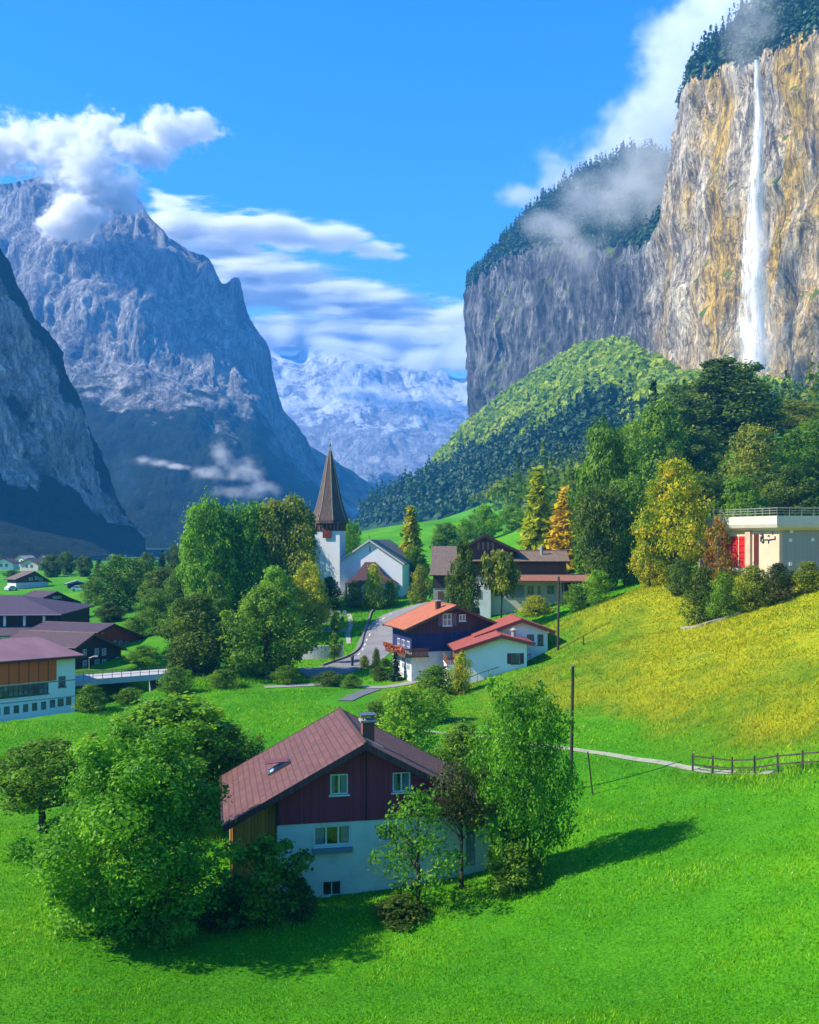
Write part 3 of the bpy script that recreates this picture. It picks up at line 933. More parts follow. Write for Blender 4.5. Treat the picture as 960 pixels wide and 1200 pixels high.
def local_frame(root):
    return Matrix.Translation(root.location) @ Matrix.Rotation(root.rotation_euler[2], 4, 'Z')


def pix(root, px, py, point, normal):
    """Local point where the sight line through a pixel meets a plane given in the thing's own frame."""
    Mi = local_frame(root).inverted()
    o = Mi @ Vector((0, 0, CAM_Z)); e = Mi @ at(px, py, 100.0)
    d = e - o
    n = Vector(normal)
    return o + d * ((Vector(point) - o).dot(n) / d.dot(n))


def pix_rect(root, x0, x1, y0, y1, yw):
    """Local (x0, x1, z0, z1) of a photo rectangle on the front wall plane y = yw."""
    a = pix(root, x0, (y0 + y1) / 2, (0, yw, 0), (0, 1, 0)); b = pix(root, x1, (y0 + y1) / 2, (0, yw, 0), (0, 1, 0))
    m = (x0 + x1) / 2
    c = pix(root, m, y1, (0, yw, 0), (0, 1, 0)); d = pix(root, m, y0, (0, yw, 0), (0, 1, 0))
    return a.x, b.x, c.z, d.z


def glass(name='window_glass', color=(0.05, 0.07, 0.09), rough=0.06):
    if name in MATS:
        return MATS[name]
    t = NT(name)
    n = t.noise(t.coord(), 0.9, 3, 0.5)
    col = t.mix(t.ramp(n, [(0.45, 0.0), (0.62, 1.0)]), color, tuple(x * 2.2 + 0.02 for x in color))
    MATS[name] = t.done(t.bsdf(col, rough, None, 0, 0.9))
    return MATS[name]


def window(parent, x0, x1, z0, z1, yw, mat, nx=2, nz=1, depth=0.16, bar=0.07, sill=True, pane_mat=None, shutters=None, face='front', name='window'):
    """A window set depth behind the wall plane (front faces -y, left faces -x): frame with its pane and sill as sub-parts."""
    def tr(mb):
        if face == 'left':      # (x along wall, y out) -> wall plane x = yw, running along y
            mb.v = [(y, x, z) for x, y, z in mb.v]
        return mb
    m = MB()
    yf, yb = yw + depth - 0.08, yw + depth
    if depth <= 0:
        yf, yb = yw - 0.05, yw + 0.02
    m.box(x0, x0 + bar, yf, yb, z0, z1).box(x1 - bar, x1, yf, yb, z0, z1)
    m.box(x0 + bar, x1 - bar, yf, yb, z0, z0 + bar).box(x0 + bar, x1 - bar, yf, yb, z1 - bar, z1)
    for k in range(1, nx):
        xc = x0 + (x1 - x0) * k / nx
        m.box(xc - bar * .55, xc + bar * .55, yf + .006, yb, z0 + bar, z1 - bar)
    for k in range(1, nz):
        zc = z0 + (z1 - z0) * k / nz
        m.box(x0 + bar, x1 - bar, yf + .012, yb, zc - bar * .35, zc + bar * .35)
    fr = tr(m).build(name, mat, parent)
    tr(MB().box(x0 + bar * .6, x1 - bar * .6, yf + .035, yf + .06, z0 + bar * .6, z1 - bar * .6)).build('pane', pane_mat or glass(), fr)
    if sill:
        tr(MB().box(x0 - .10, x1 + .10, yw - .12, yw + depth * .5 + .02, z0 - .09, z0 - .004)).build('sill', mat, fr)
    if shutters:
        w = (x1 - x0) * 0.5
        for a in (x0 - w - .03, x1 + .03):
            s = MB().box(a, a + w, yw - .06, yw - .012, z0, z1)
            k = max(3, int((z1 - z0) / .16))
            for j in range(k):
                zz = z0 + .06 + (z1 - z0 - .12) * j / k
                s.box(a + .05, a + w - .05, yw - .08, yw - .058, zz, zz + (z1 - z0) / k * .55)
            tr(s).build('shutter', shutters, parent)
    return fr


def gable_roof(parent, wL, zL, wR, zR, zr, y0, y1, th, mat, trim, verge=0.26, ridge_mat=None, gutter=None):
    """Two pitched slabs with ridge tiles; bargeboards and gutters are sub-parts of the roof."""
    m = MB()
    m.slab((wL, y1, zL), (wL, y0, zL), (-0.0, y0, zr), (-0.0, y1, zr), th)
    m.slab((wR, y0, zR), (wR, y1, zR), (0.0, y1, zr), (0.0, y0, zr), th)
    r = m.build('roof', mat, parent)
    MB().bar((0, y0 - .03, zr - .02), (0, y1 + .03, zr - .02), .13, n=8).build('ridge_cap', ridge_mat or mat, r)
    for ys in (y0, y1):
        s = -1 if ys == y0 else 1
        b = MB()
        for w, z in ((wL, zL), (wR, zR)):
            pts = [(0, zr - th - .02 - verge + .10), (0, zr + .03), (w, z + .03), (w, z - th - verge + .10)]
            b.prism_y(pts, ys - .05 if s < 0 else ys + .004, ys - .004 if s < 0 else ys + .05)
        b.build('bargeboard', trim, r)
    if gutter:
        for w, z in ((wL, zL), (wR, zR)):
            s = -1 if w < 0 else 1
            MB().bar((w + s * .07, y0, z - .06), (w + s * .07, y1, z - .06), .075, n=8).build('gutter', gutter, r)
    return r


WHITE = paint('white_render', (0.66, 0.66, 0.66), 0.85, 0.15, 0.8, 0.35)
WHITE2 = paint('bright_white_render', (0.80, 0.79, 0.78), 0.85, 0.05, 0.4, 0.15)
WINW = paint('white_window_paint', (0.72, 0.74, 0.74), 0.5, 0.05)
WINB = paint('brown_window_paint', (0.10, 0.055, 0.035), 0.5, 0.1)
GUT = paint('copper_gutter', (0.10, 0.065, 0.055), 0.4, 0.15, 3, 0.1, 0.5, 0.6)
CONC = paint('concrete', (0.34, 0.33, 0.31), 0.9, 0.15, 0.8, 0.3)
STEEL = paint('grey_steel', (0.20, 0.21, 0.22), 0.45, 0.1, 3, 0.1, 0.5, 0.7)
TIMBER = boards('brown_timber', (0.115, 0.055, 0.030), 0.2)
DTIMBER = boards('dark_timber', (0.050, 0.030, 0.022), 0.2)
TRIMR = paint('dark_red_trim', (0.16, 0.045, 0.035), 0.6, 0.15, 2)

# ------------------------------------------------------------------ the chalet in the foreground meadow
P, yaw, L, eL, eR = gable_fit(61.0, (429, 871), (398, 830), (262, 968), (575, 945))
zg = ground(P.x, P.y) - 0.3
root = thing('chalet', 'white and purple boarded chalet with plum tiled roof standing alone in the meadow', 'house', (P.x, P.y, zg), yaw)
zr = P.z - zg; wL, zL = eL[0], eL[1] - zg; wR, zR = eR[0], eR[1] - zg
th = 0.22
yw = 0.95
yb_ = L - 0.5
sl = (zr - zL) / -wL; sr = (zr - zR) / wR
rz = lambda x: zr - th * 1.15 - (sl * -x if x < 0 else sr * x)
xl = pix(root, 325, 1000, (0, yw, 0), (0, 1, 0)).x
xr = pix(root, 574, 985, (0, yw, 0), (0, 1, 0)).x
zb = pix(root, 345, 966, (0, yw, 0), (0, 1, 0)).z
PLUM = boards('plum_boards', (0.30, 0.034, 0.062), 0.17, var=0.22)
ROOFP = tiles('plum_roof_tiles', (0.145, 0.060, 0.050), 0.42, 0.55, 0.28, 0.6, 0.0, 0.035)
wl_o = MB().box(xl, xr, yw, yb_, -2.0, zb).build('wall', WHITE, root)
up = MB().prism_y([(xl - .03, zb + .002), (xr + .03, zb + .002), (xr + .03, rz(xr + .03)), (0, rz(0)), (xl - .03, rz(xl - .03))], yw - .05, yb_)
up_o = up.build('boarded_wall', PLUM, root)
rects = {'a': pix_rect(root, 387, 408, 907, 931, yw), 'b': pix_rect(root, 460, 481, 905, 928, yw), 'c': pix_rect(root, 368, 411, 968, 991, yw),
         'd': pix_rect(root, 378, 400, 1033, 1050, yw), 'e': pix_rect(root, 443, 468, 966, 986, yw), 'f': pix_rect(root, 468, 486, 1043, 1056, yw), 'g': pix_rect(root, 546, 557, 957, 1015, yw)}
cu, cl = MB(), MB()
for k in 'ab':
    x0, x1, z0, z1 = rects[k]; cu.box(x0, x1, yw - .5, yw + .3, z0, z1)
for k in 'cdefg':
    x0, x1, z0, z1 = rects[k]; z1 = min(z1, zb - .03); rects[k] = (x0, x1, z0, z1); cl.box(x0, x1, yw - .5, yw + .3, z0, z1)
cut(up_o, cu); cut(wl_o, cl)
GL1 = glass('chalet_glass', (0.10, 0.13, 0.16), 0.08)
t = NT('clear_glass')
fr_ = t.node('ShaderNodeFresnel'); fr_.inputs[0].default_value = 1.6
gs_ = t.node('ShaderNodeBsdfGlossy'); gs_.inputs['Roughness'].default_value = .03
tb_ = t.node('ShaderNodeBsdfTransparent'); tb_.inputs[0].default_value = (.74, .84, .95, 1)
mg_ = t.node('ShaderNodeMixShader')
t.put(mg_.inputs[0], t.math('ADD', t.math('MULTIPLY', fr_.outputs[0], .8), .05, True))
t.l.new(tb_.outputs[0], mg_.inputs[1]); t.l.new(gs_.outputs[0], mg_.inputs[2])
GLC = t.done(mg_.outputs[0])
CURT = paint('white_curtain', (.60, .66, .86), .9, .04)
DARKR = paint('room_shade', (.02, .02, .022), .9, .05)


def furnish(fr, x0, x1, z0, z1, yp, seed):
    # curtains drawn to the sides behind the pane, the room's shade painted as a dark sheet
    rng = random.Random(seed)
    for s_ in (0, 1):
        w_ = (x1 - x0) * rng.uniform(.20, .36)
        a_, b_ = (x0 + .05, x0 + .05 + w_) if s_ == 0 else (x1 - .05 - w_, x1 - .05)
        m_ = MB()
        n_ = 9
        for k in range(n_):
            xa_, xb_ = a_ + (b_ - a_) * k / n_, a_ + (b_ - a_) * (k + 1) / n_
            ya_, yb2 = yp + .05 * (k % 2), yp + .05 * ((k + 1) % 2)
            m_.hexa([(xa_, ya_, z0 + .03), (xb_, yb2, z0 + .03), (xb_, yb2 + .012, z0 + .03), (xa_, ya_ + .012, z0 + .03)], [(xa_, ya_, z1 - .03), (xb_, yb2, z1 - .03), (xb_, yb2 + .012, z1 - .03), (xa_, ya_ + .012, z1 - .03)])
        m_.build('curtain', CURT, fr)
    MB().box(x0 + .01, x1 - .01, yp + .10, yp + .12, z0 + .01, z1 - .01).build('dark_backing', DARKR, fr)

furnish(window(root, *rects['a'], yw - .05, WINW, 2, 1, 0.14, 0.09, pane_mat=GLC), *rects['a'], yw + .10, 97)
furnish(window(root, *rects['b'], yw - .05, WINW, 2, 1, 0.14, 0.09, pane_mat=GLC), *rects['b'], yw + .10, 98)
furnish(window(root, *rects['c'], yw, WINW, 3, 1, 0.16, 0.09, pane_mat=GLC), *rects['c'], yw + .165, 99)
furnish(window(root, *rects['e'], yw, WINW, 2, 1, 0.16, 0.09, pane_mat=GLC), *rects['e'], yw + .165, 101)
window(root, *rects['d'], yw, WINW, 2, 1, 0.2, 0.06, pane_mat=glass('cellar_glass', (0.008, 0.009, 0.011), 0.15))
window(root, *rects['f'], yw, DTIMBER, 2, 1, 0.2, 0.06, pane_mat=glass('cellar_glass'))
window(root, *rects['g'], yw, paint('blue_grey_paint', (0.16, 0.22, 0.32), 0.5), 2, 7, 0.16, 0.06, pane_mat=GL1, sill=False)
x0, x1, z0, z1 = rects['c']
MB().box(x0 - .1, x1 + .1, yw - .22, yw - .004, z0 - .42, z0 - .11).build('flower_box', paint('blue_grey_paint', (0.16, 0.22, 0.32), 0.5), root)
# timber lean-to under the long left roof slope
xo = wL + 0.55
HON = boards('honey_boards', (0.72, 0.29, 0.05), 0.22, var=0.30)
MB().prism_y([(xo, -1.6), (xl - .035, -1.6), (xl - .035, rz(xl - .035)), (xo, rz(xo))], yw + .75, yb_ - .6).build('lean_to', HON, root)
MB().box(xl - .10, xl + .08, yw - .11, yw - .055, zb + .01, rz(xl)).build('corner_post', DTIMBER, root)
rf = gable_roof(root, wL, zL, wR, zR, zr, 0.0, L, th, ROOFP, boards('purple_brown_trim', (0.13, 0.045, 0.05), 0.3), 0.28, ROOFP, GUT)
for x in (wL * .72, wL * .38, wR * .4, wR * .78):
    MB().box(x - .11, x + .11, .12, yw + .05, rz(x) - .24, rz(x) - .015).build('purlin', DTIMBER, root)
MB().box(-.13, .13, .12, yw + .05, rz(0) - .42, rz(0) - .14).build('purlin', DTIMBER, root)
dp = MB()
dp.bar((xo - .08, yw + .62, -1.2), (xo - .08, yw + .62, rz(xo) - .12), .05)
dp.build('downpipe', GUT, root)
MB().bar((.15, yw - .12, zb), (.15, yw - .12, rz(.15) - .45), .035).build('cable_pipe', DTIMBER, root)
# roof window propped open on the left slope
nl = Vector((-sl, 0, 1)).normalized()
pA = pix(root, 309, 914, (0, 0, zr), nl); pB = pix(root, 345, 886, (0, 0, zr), nl)
e1 = Vector((1, 0, sl)).normalized()
a0, a1 = min(pA.y, pB.y), max(pA.y, pB.y)
u0 = min((pA - Vector((0, 0, zr))).dot(e1), (pB - Vector((0, 0, zr))).dot(e1)); u1 = max((pA - Vector((0, 0, zr))).dot(e1), (pB - Vector((0, 0, zr))).dot(e1))
def onl(u, y, h): return Vector((0, y, zr)) + e1 * u + nl * h
um, ym = (u0 + u1) / 2, (a0 + a1) / 2
hw, hh = 0.62, 0.80
m = MB()
for (ua, ub, ya, yb) in ((um - hh, um - hh + .1, ym - hw, ym + hw), (um + hh - .1, um + hh, ym - hw, ym + hw), (um - hh + .1, um + hh - .1, ym - hw, ym - hw + .1), (um - hh + .1, um + hh - .1, ym + hw - .1, ym + hw)):
    m.hexa([onl(ua, ya, -.05), onl(ub, ya, -.05), onl(ub, yb, -.05), onl(ua, yb, -.05)], [onl(ua, ya, .14), onl(ub, ya, .14), onl(ub, yb, .14), onl(ua, yb, .14)])
sk = m.build('roof_window', STEEL, root)
ang = rad(24)
def sash(u, y, h):      # hinged at the upper edge, swung outwards
    top = um + hh - .05
    k = top - u
    return onl(top - k * math.cos(ang) + h * 0, y, .17 + k * math.sin(ang) + h)
m = MB().hexa([sash(um - hh, ym - hw, 0), sash(um + hh - .05, ym - hw, 0), sash(um + hh - .05, ym + hw, 0), sash(um - hh, ym + hw, 0)],
              [sash(um - hh, ym - hw, .05), sash(um + hh - .05, ym - hw, .05), sash(um + hh - .05, ym + hw, .05), sash(um - hh, ym + hw, .05)])
m.build('sash', paint('skylight_frame', (0.17, 0.06, 0.06), .5), sk)
m = MB().hexa([onl(um - hh + .12, ym - hw + .12, .0), onl(um + hh - .12, ym - hw + .12, .0), onl(um + hh - .12, ym + hw - .12, .0), onl(um - hh + .12, ym + hw - .12, .0)],
              [onl(um - hh + .12, ym - hw + .12, .06), onl(um + hh - .12, ym - hw + .12, .06), onl(um + hh - .12, ym + hw - .12, .06), onl(um - hh + .12, ym + hw - .12, .06)])
m.build('pane', glass('sky_glass', (0.18, 0.24, 0.32), .05), sk)
# chimney on the right slope
nr = Vector((sr, 0, 1)).normalized()
pc = pix(root, 431, 866, (0, 0, zr), nr)
ztop = pc.z + 1.15
BRICK = paint('brick_red', (0.21, 0.075, 0.055), 0.85, 0.2, 4, 0.4)
ch = MB().box(pc.x - .38, pc.x + .38, pc.y - .38, pc.y + .38, pc.z - .8, ztop).build('chimney', BRICK, root)
MB().box(pc.x - .52, pc.x + .52, pc.y - .52, pc.y + .52, ztop + .002, ztop + .13).build('cap', CONC, ch)
cp = MB()
for sx in (-.34, .34):
    for sy in (-.34, .34):
        cp.box(pc.x + sx - .05, pc.x + sx + .05, pc.y + sy - .05, pc.y + sy + .05, ztop + .132, ztop + .42)
cp.box(pc.x - .5, pc.x + .5, pc.y - .5, pc.y + .5, ztop + .422, ztop + .48)
cp.build('cowl', STEEL, ch)
fl = MB()
fl.slab((pc.x - .38, pc.y - .85, pc.z + sr * .38 + .05), (pc.x + .9, pc.y - .85, pc.z - sr * .9 + .05), (pc.x + .9, pc.y - .39, pc.z - sr * .9 + .05), (pc.x - .38, pc.y - .39, pc.z + sr * .38 + .05), .04)
fl.build('flashing', paint('lead_flashing', (0.42, 0.46, 0.52), .4, .1, 3, .1, .5, .5), ch)

# ------------------------------------------------------------------ church
D_CH = 205.0
tw0 = at(368, 700, D_CH); tw1 = at(398.5, 700, D_CH)
zc = ground((tw0.x + tw1.x) / 2, D_CH) - 0.3
tcx = (tw0.x + tw1.x) / 2; tw = tw1.x - tw0.x
church = thing('church', 'white village church with dark brown pointed spire and clock', 'church', (tcx, D_CH, zc), rad(-9))
zpx = lambda py, d=D_CH: at(0, py, d).z - zc
CHW = paint('church_limewash', (0.80, 0.79, 0.79), 0.9, 0.06, 0.25, 0.2)
SHING = tiles('spire_shingles', (0.10, 0.068, 0.050), 0.45, 0.3, 0.35, 0.8)
h = tw / 2
zt = zpx(622)
MB().box(-h, h, 0, tw, -1.5, zt).build('tower', CHW, church)
CARV = paint('carved_timber', (0.10, 0.035, 0.030), 0.7, 0.3, 2.5, 0.5)
ze = zpx(611)
bf = MB().box(-h - .12, h + .12, -.12, tw + .12, zt + .003, ze)
belf = bf.build('belfry', CARV, church)
lv = MB()
for k in range(7):
    xx = -h + .35 + k * (tw - .7) / 6
    lv.box(xx - .12, xx + .12, -.2, -.122, zt + .15, ze - .25)
lv.box(-h - .1, h + .1, -.24, -.13, ze - .24, ze - .08)
lv.build('louvre', paint('pale_timber', (0.27, 0.15, 0.11), 0.8, 0.2, 3), belf)
prof = []
R0 = (at(404, 0, D_CH).x - at(361, 0, D_CH).x) / 2
for py, wpx in ((613.5, 43), (610, 43), (604, 38.5), (597, 33.5), (588, 28.5), (578, 24), (566, 19), (553, 14), (540, 8.6), (528, 3.2)):
    prof.append((R0 * wpx / 43 * 1.04, zpx(py, D_CH + h)))
cy = h
sp = MB().lathe(prof, 8, 0, cy, rad(22.5))
spire = sp.build('spire', SHING, church)
hip = MB()
for k in range(8):
    a = rad(22.5) + k * math.pi / 4
    for (r1, z1), (r2, z2) in zip(prof[1:-1], prof[2:]):
        hip.bar((r1 * math.cos(a), cy + r1 * math.sin(a), z1 + .01), (r2 * math.cos(a), cy + r2 * math.sin(a), z2 + .01), .085, n=5)
hip.build('hip_cap', paint('hip_lead', (0.30, 0.24, 0.19), .6, .1), spire)
fin = MB().bar((0, cy, prof[-1][1] - .3), (0, cy, zpx(517)), .09, .05).lathe([(.02, zpx(522)), (.2, zpx(521)), (.24, zpx(520)), (.2, zpx(519)), (.02, zpx(518))], 10, 0, cy)
fin.box(-.04, .04, cy - .04, cy + .04, zpx(517), zpx(511)).box(-.36, .36, cy - .035, cy + .035, zpx(514.2), zpx(513.4))
fin.build('cross', paint('gilt', (0.30, 0.22, 0.10), .4, .1, 3, .1, .5, .7), spire)
# clock
c0, c1, k0, k1 = at(378.5, 0, D_CH).x - tcx, at(389, 0, D_CH).x - tcx, zpx(630.5), zpx(619.5)
ck = MB().box(c0, c1, -.32, -.205, k0, k1).build('clock', paint('clock_red', (0.17, 0.028, 0.020), .6, .15, 3), church)
mx, mz = (c0 + c1) / 2, (k0 + k1) / 2
rr = (c1 - c0) * .40
GOLD = paint('clock_gold', (0.62, 0.30, 0.16), .5, .1, 3, .1, .5, .2)
for k in range(12):
    a = k * math.pi / 6
    MB().beam((mx + rr * .82 * math.sin(a), -.33, mz + rr * .82 * math.cos(a)), (mx + rr * 1.05 * math.sin(a), -.33, mz + rr * 1.05 * math.cos(a)), .05, .10, (0, 1, 0)).build('hour_mark', GOLD, ck)
hd = MB()
hd.beam((mx, -.345, mz), (mx - rr * .55, -.345, mz + rr * .10), .05, .13, (0, 1, 0)).beam((mx, -.35, mz), (mx + rr * .75, -.35, mz + rr * .32), .05, .09, (0, 1, 0))
hd.build('hand', GOLD, ck)
# nave
D_N = D_CH + 1.5
nx = lambda px: at(px, 0, D_N).x - tcx
nz = lambda py: at(0, py, D_N).z - zc
xa, xe, xp = nx(395), nx(471.5), nx(433)
zap, zea = nz(632.5), nz(658.5)
nd = 24.0
wallp = [(xa, -1.5), (xe, -1.5), (xe, zea - .25), (xp, zap - .32), (xa, zea - .25)]
nave = MB().prism_y(wallp, 1.5, 1.5 + nd).build('nave', CHW, church)
sx0, sx1, s0, s1 = nx(432.2), nx(434.2), nz(646), nz(640)
cut(nave, MB().box(sx0, sx1, 1.0, 2.1, s0, s1))
MB().box(sx0 + .02, sx1 - .02, 1.8, 1.86, s0 + .02, s1 - .02).build('slit_window', glass('cellar_glass'), church)
SLATE = tiles('grey_slate', (0.13, 0.13, 0.125), 0.3, 0.25, 0.3, 0.6)
m = MB()
m.slab((xa - .5, 1.5 + nd, zea - .3), (xa - .5, .95, zea - .3), (xp, .95, zap), (xp, 1.5 + nd, zap), .2)
m.slab((xe + .5, .95, zea - .3), (xe + .5, 1.5 + nd, zea - .3), (xp, 1.5 + nd, zap), (xp, .95, zap), .2)
rf = m.build('roof', SLATE, church)
vb = MB()
for xx in (xa - .5, xe + .5):
    vb.prism_y([(xp, zap - .30), (xp, zap + .04), (xx, zea - .26), (xx, zea - .6)], .90, .945)
vb.build('bargeboard', paint('pale_stone_trim', (0.60, 0.57, 0.52), .8, .1), rf)
MB().bar((xp, 1.0, zap + .05), (xp, 1.0, zap + .9), .07).lathe([(.02, zap + .5), (.2, zap + .62), (.02, zap + .78)], 8, xp, 1.0).build('finial', paint('gilt', (.3, .22, .1)), rf)
MB().bar((xa + .25, 1.4, -1), (xa + .25, 1.4, zea - .5), .09).build('downpipe', GUT, church)
# porch with a steep hipped roof against the gable
pz0, pz1 = nz(683), nz(658.5)
pl, prr = nx(408), nx(467); tl, tr_ = nx(428), nx(440)
prf = MB()
A = [(pl, -2.6, pz0), (prr, -2.6, pz0), (prr, 1.48, pz0 + .1), (pl, 1.48, pz0 + .1)]
mid = [(pl + (tl - pl) * .55, -.9, pz0 + (pz1 - pz0) * .42), (prr + (tr_ - prr) * .55, -.9, pz0 + (pz1 - pz0) * .42), (prr + (tr_ - prr) * .55, 1.48, pz0 + (pz1 - pz0) * .42), (pl + (tl - pl) * .55, 1.48, pz0 + (pz1 - pz0) * .42)]
B = [(tl, .9, pz1), (tr_, .9, pz1), (tr_, 1.48, pz1), (tl, 1.48, pz1)]
uvq = [(0, 0), (8, 0), (8, 4), (0, 4)]
prf.hexa(A, mid, uvq).hexa(mid, B, uvq)
porch = prf.build('porch_roof', tiles('porch_tiles', (0.10, 0.035, 0.05), .3, .25, .3, .7), church)
MB().box(pl + .5, prr - .5, -2.0, 1.48, -1.5, pz0 - .02).build('porch', CHW, church)
for xx in (pl + .3, pl + 3.2, prr - 3.2, prr - .3):
    MB().box(xx - .14, xx + .14, -2.5, -2.22, -1, pz0 - .01).build('post', DTIMBER, church)

# ------------------------------------------------------------------ gabled chalet with the orange roof
P, yaw, L, eL, eR = gable_fit(135.0, (535, 709.5), (509, 705), (474, 738), (559, 720))
wL, zL = eL; sl = (P.z - zL) / -wL
wR = 6.2; zR_ = P.z - sl * wR
zg = min(ground(P.x, P.y), at(490, 792, 133).z) - .2
root = thing('chalet', 'brown timber chalet toned blue in its shade, with bright orange tiled roof and flowered balcony beside the road', 'house', (P.x, P.y, zg), yaw)
zr = P.z - zg; zL -= zg; zR = zR_ - zg
ORT = tiles('orange_roof_tiles', (0.50, 0.145, 0.052), 0.34, 0.28, 0.18, 0.6)
L = L + 1.0
gable_roof(root, wL, zL, wR, zR, zr, 0, L, .2, ORT, paint('brown_trim', (0.14, 0.06, 0.04), .6), .25, ORT, GUT)
rz = lambda x: zr - .23 - sl * abs(x)
yw = .9
xl, xr_ = wL + 1.3, wR - .8
z1 = pix(root, 495, 764, (0, yw, 0), (0, 1, 0)).z
z2 = pix(root, 500, 742, (0, yw, 0), (0, 1, 0)).z
MB().box(xl, xr_, yw, L - .6, -3, z1).build('wall', WHITE, root)
BLUEB = boards('shade_blue_boards', (0.022, 0.030, 0.115), .2)  # the gable's shade is put into this dark blue
MB().prism_y([(xl - .02, z1 + .003), (xr_ + .02, z1 + .003), (xr_ + .02, rz(xr_ + .02)), (xl - .02, rz(xl - .02))] if False else [(xl - .02, z1 + .003), (xr_ + .02, z1 + .003), (xr_ + .02, z2), (xl - .02, z2)], yw - .03, L - .58).build('boarded_wall', BLUEB, root, label='boarded middle storey toned dark blue for shade')
gw = MB().prism_y([(xl - .04, z2 + .003), (xr_ + .04, z2 + .003), (xr_ + .04, rz(xr_ + .04)), (0, rz(0)), (xl - .04, rz(xl - .04))], yw - .06, L - .56).build('gable_wall', boards('violet_brown_boards', (0.075, 0.035, 0.045), .2), root)
a = pix_rect(root, 519, 529.5, 719, 733.5, yw - .06)
b = pix_rect(root, 538, 546, 720, 728, yw - .06)
cut(gw, MB().box(*a[:2], yw - .5, yw + .2, *a[2:]).box(*b[:2], yw - .5, yw + .2, *b[2:]))
window(root, *a, yw - .06, WINW, 2, 2, .1, .14, pane_mat=GL1, shutters=paint('grey_violet_paint', (.16, .12, .16), .6))
window(root, *b, yw - .06, WINW, 2, 1, .1, .12, pane_mat=GL1)
# balcony round the left side
zb0 = pix(root, 470, 766, (xl - .6, 0, 0), (1, 0, 0)).z
bal = MB().box(xl - 1.2, xl - .06, yw - 1.0, L - .8, zb0 - .16, zb0).box(xl - .05, xl + 2.2, yw - 1.0, yw - .07, zb0 - .16, zb0).build('balcony', TIMBER, root)
rl = MB()
yy = yw - 1.0
while yy < L - .9:
    rl.box(xl - 1.2, xl - 1.15, yy, yy + .13, zb0 + .002, zb0 + .95); yy += .19
xx = xl - 1.1
while xx < xl + 2.1:
    rl.box(xx, xx + .13, yw - 1.0, yw - .95, zb0 + .002, zb0 + .95); xx += .19
rl.box(xl - 1.24, xl - 1.1, yw - 1.04, L - .8, zb0 + .952, zb0 + 1.03).box(xl - 1.098, xl + 2.2, yw - 1.04, yw - .92, zb0 + .952, zb0 + 1.03)
rl.build('railing', boards('red_brown_boards', (.20, .075, .045), .19), bal)
fb = MB()
rng = random.Random(4)
for k in range(150):
    y_ = rng.uniform(yw - 1.0, L - .8); s_ = rng.uniform(.10, .22)
    p = Vector((xl - 1.35 + rng.uniform(-.16, .16), y_, zb0 + .80 + rng.uniform(-.3, .35)))
    d1 = Vector((rng.uniform(-1, 1), rng.uniform(-1, 1), rng.uniform(-1, 1))).normalized() * s_
    d2 = d1.cross(Vector((rng.uniform(-1, 1), rng.uniform(-1, 1), 1))).normalized() * s_
    fb.face([p - d1, p - d2, p + d1, p + d2])
fb.build('flower_box', paint('geranium', (0.50, 0.10, 0.03), .8, .35, 6), bal)
for k, (ya, yb) in enumerate(((yw + .6, yw + 1.8), (yw + 2.6, yw + 4.0), (yw + 4.8, yw + 6.0))):
    if yb < L - .7:
        for zz in (zb0 + .1, zb0 - 2.35):
            window(root, ya, yb, zz + .2, zz + 1.75, xl - (.04 if zz > z1 else .0), WINW, 2, 2, 0, .08, sill=False, pane_mat=GL1, face='left')
pc = Vector((wL * .42, L * .62, zr - sl * .42 * -wL))
pc = pix(root, 513.5, 713, (0, 0, zr), Vector((-sl, 0, 1)))
ch = MB().box(pc.x - .32, pc.x + .32, pc.y - .32, pc.y + .32, pc.z - .5, pc.z + 1.0).build('chimney', paint('dark_brick', (.09, .04, .03), .85, .2, 4, .3), root)
MB().box(pc.x - .4, pc.x + .4, pc.y - .4, pc.y + .4, pc.z + 1.003, pc.z + 1.1).build('cap', CONC, ch)

# ------------------------------------------------------------------ white house with the red roof, stepped in two gables
P, yaw, L, eL, eR = gable_fit(126.3, (588, 744), (576.5, 736.6), (532, 762.5), (627, 753.5))
zg = at(545, 803, 125).z - .3
root = thing('chalet', 'white house with two stepped red tiled roofs on the hill edge beside the handrail', 'house', (P.x, P.y, zg), yaw)
REDT = tiles('red_roof_tiles', (0.36, 0.085, 0.060), 0.36, 0.5, 0.16, 0.55)
wL, zL, wR, zR, zr = eL[0], eL[1] - zg, eR[0], eR[1] - zg, P.z - zg
sl = (zr - zL) / -wL; sr = (zr - zR) / wR
DRT = paint('dark_red_board', (0.15, 0.035, 0.032), .6, .15, 2)
yB = 5.6            # the rear wing's gable stands this far back
gable_roof(root, wL, zL, wR, zR, zr, 0, 12.6, .2, REDT, DRT, .32, REDT, GUT)
rz = lambda x: zr - .24 - (sl * -x if x < 0 else sr * x)
yw = .9
xl = pix(root, 544, 785, (0, yw, 0), (0, 1, 0)).x
xr_ = pix(root, 617.5, 770, (0, yw, 0), (0, 1, 0)).x
w_o = MB().prism_y([(xl, -2), (xr_, -2), (xr_, rz(xr_)), (0, rz(0)), (xl, rz(xl))], yw, 12.0).build('wall', WHITE2, root)
a = pix_rect(root, 599.5, 609, 765.5, 778, yw)
cut(w_o, MB().box(*a[:2], yw - .5, yw + .3, *a[2:]))
window(root, *a, yw, WINB, 2, 1, .14, .08, shutters=boards('red_shutter', (.13, .05, .05), .3), sill=True)
MB().box(xl - .75, xl - .02, yw + .35, 11.0, -1.2, rz(xl - .75)).build('boarded_wall', boards('red_brown_boards'  , (.20, .075, .045)), root)
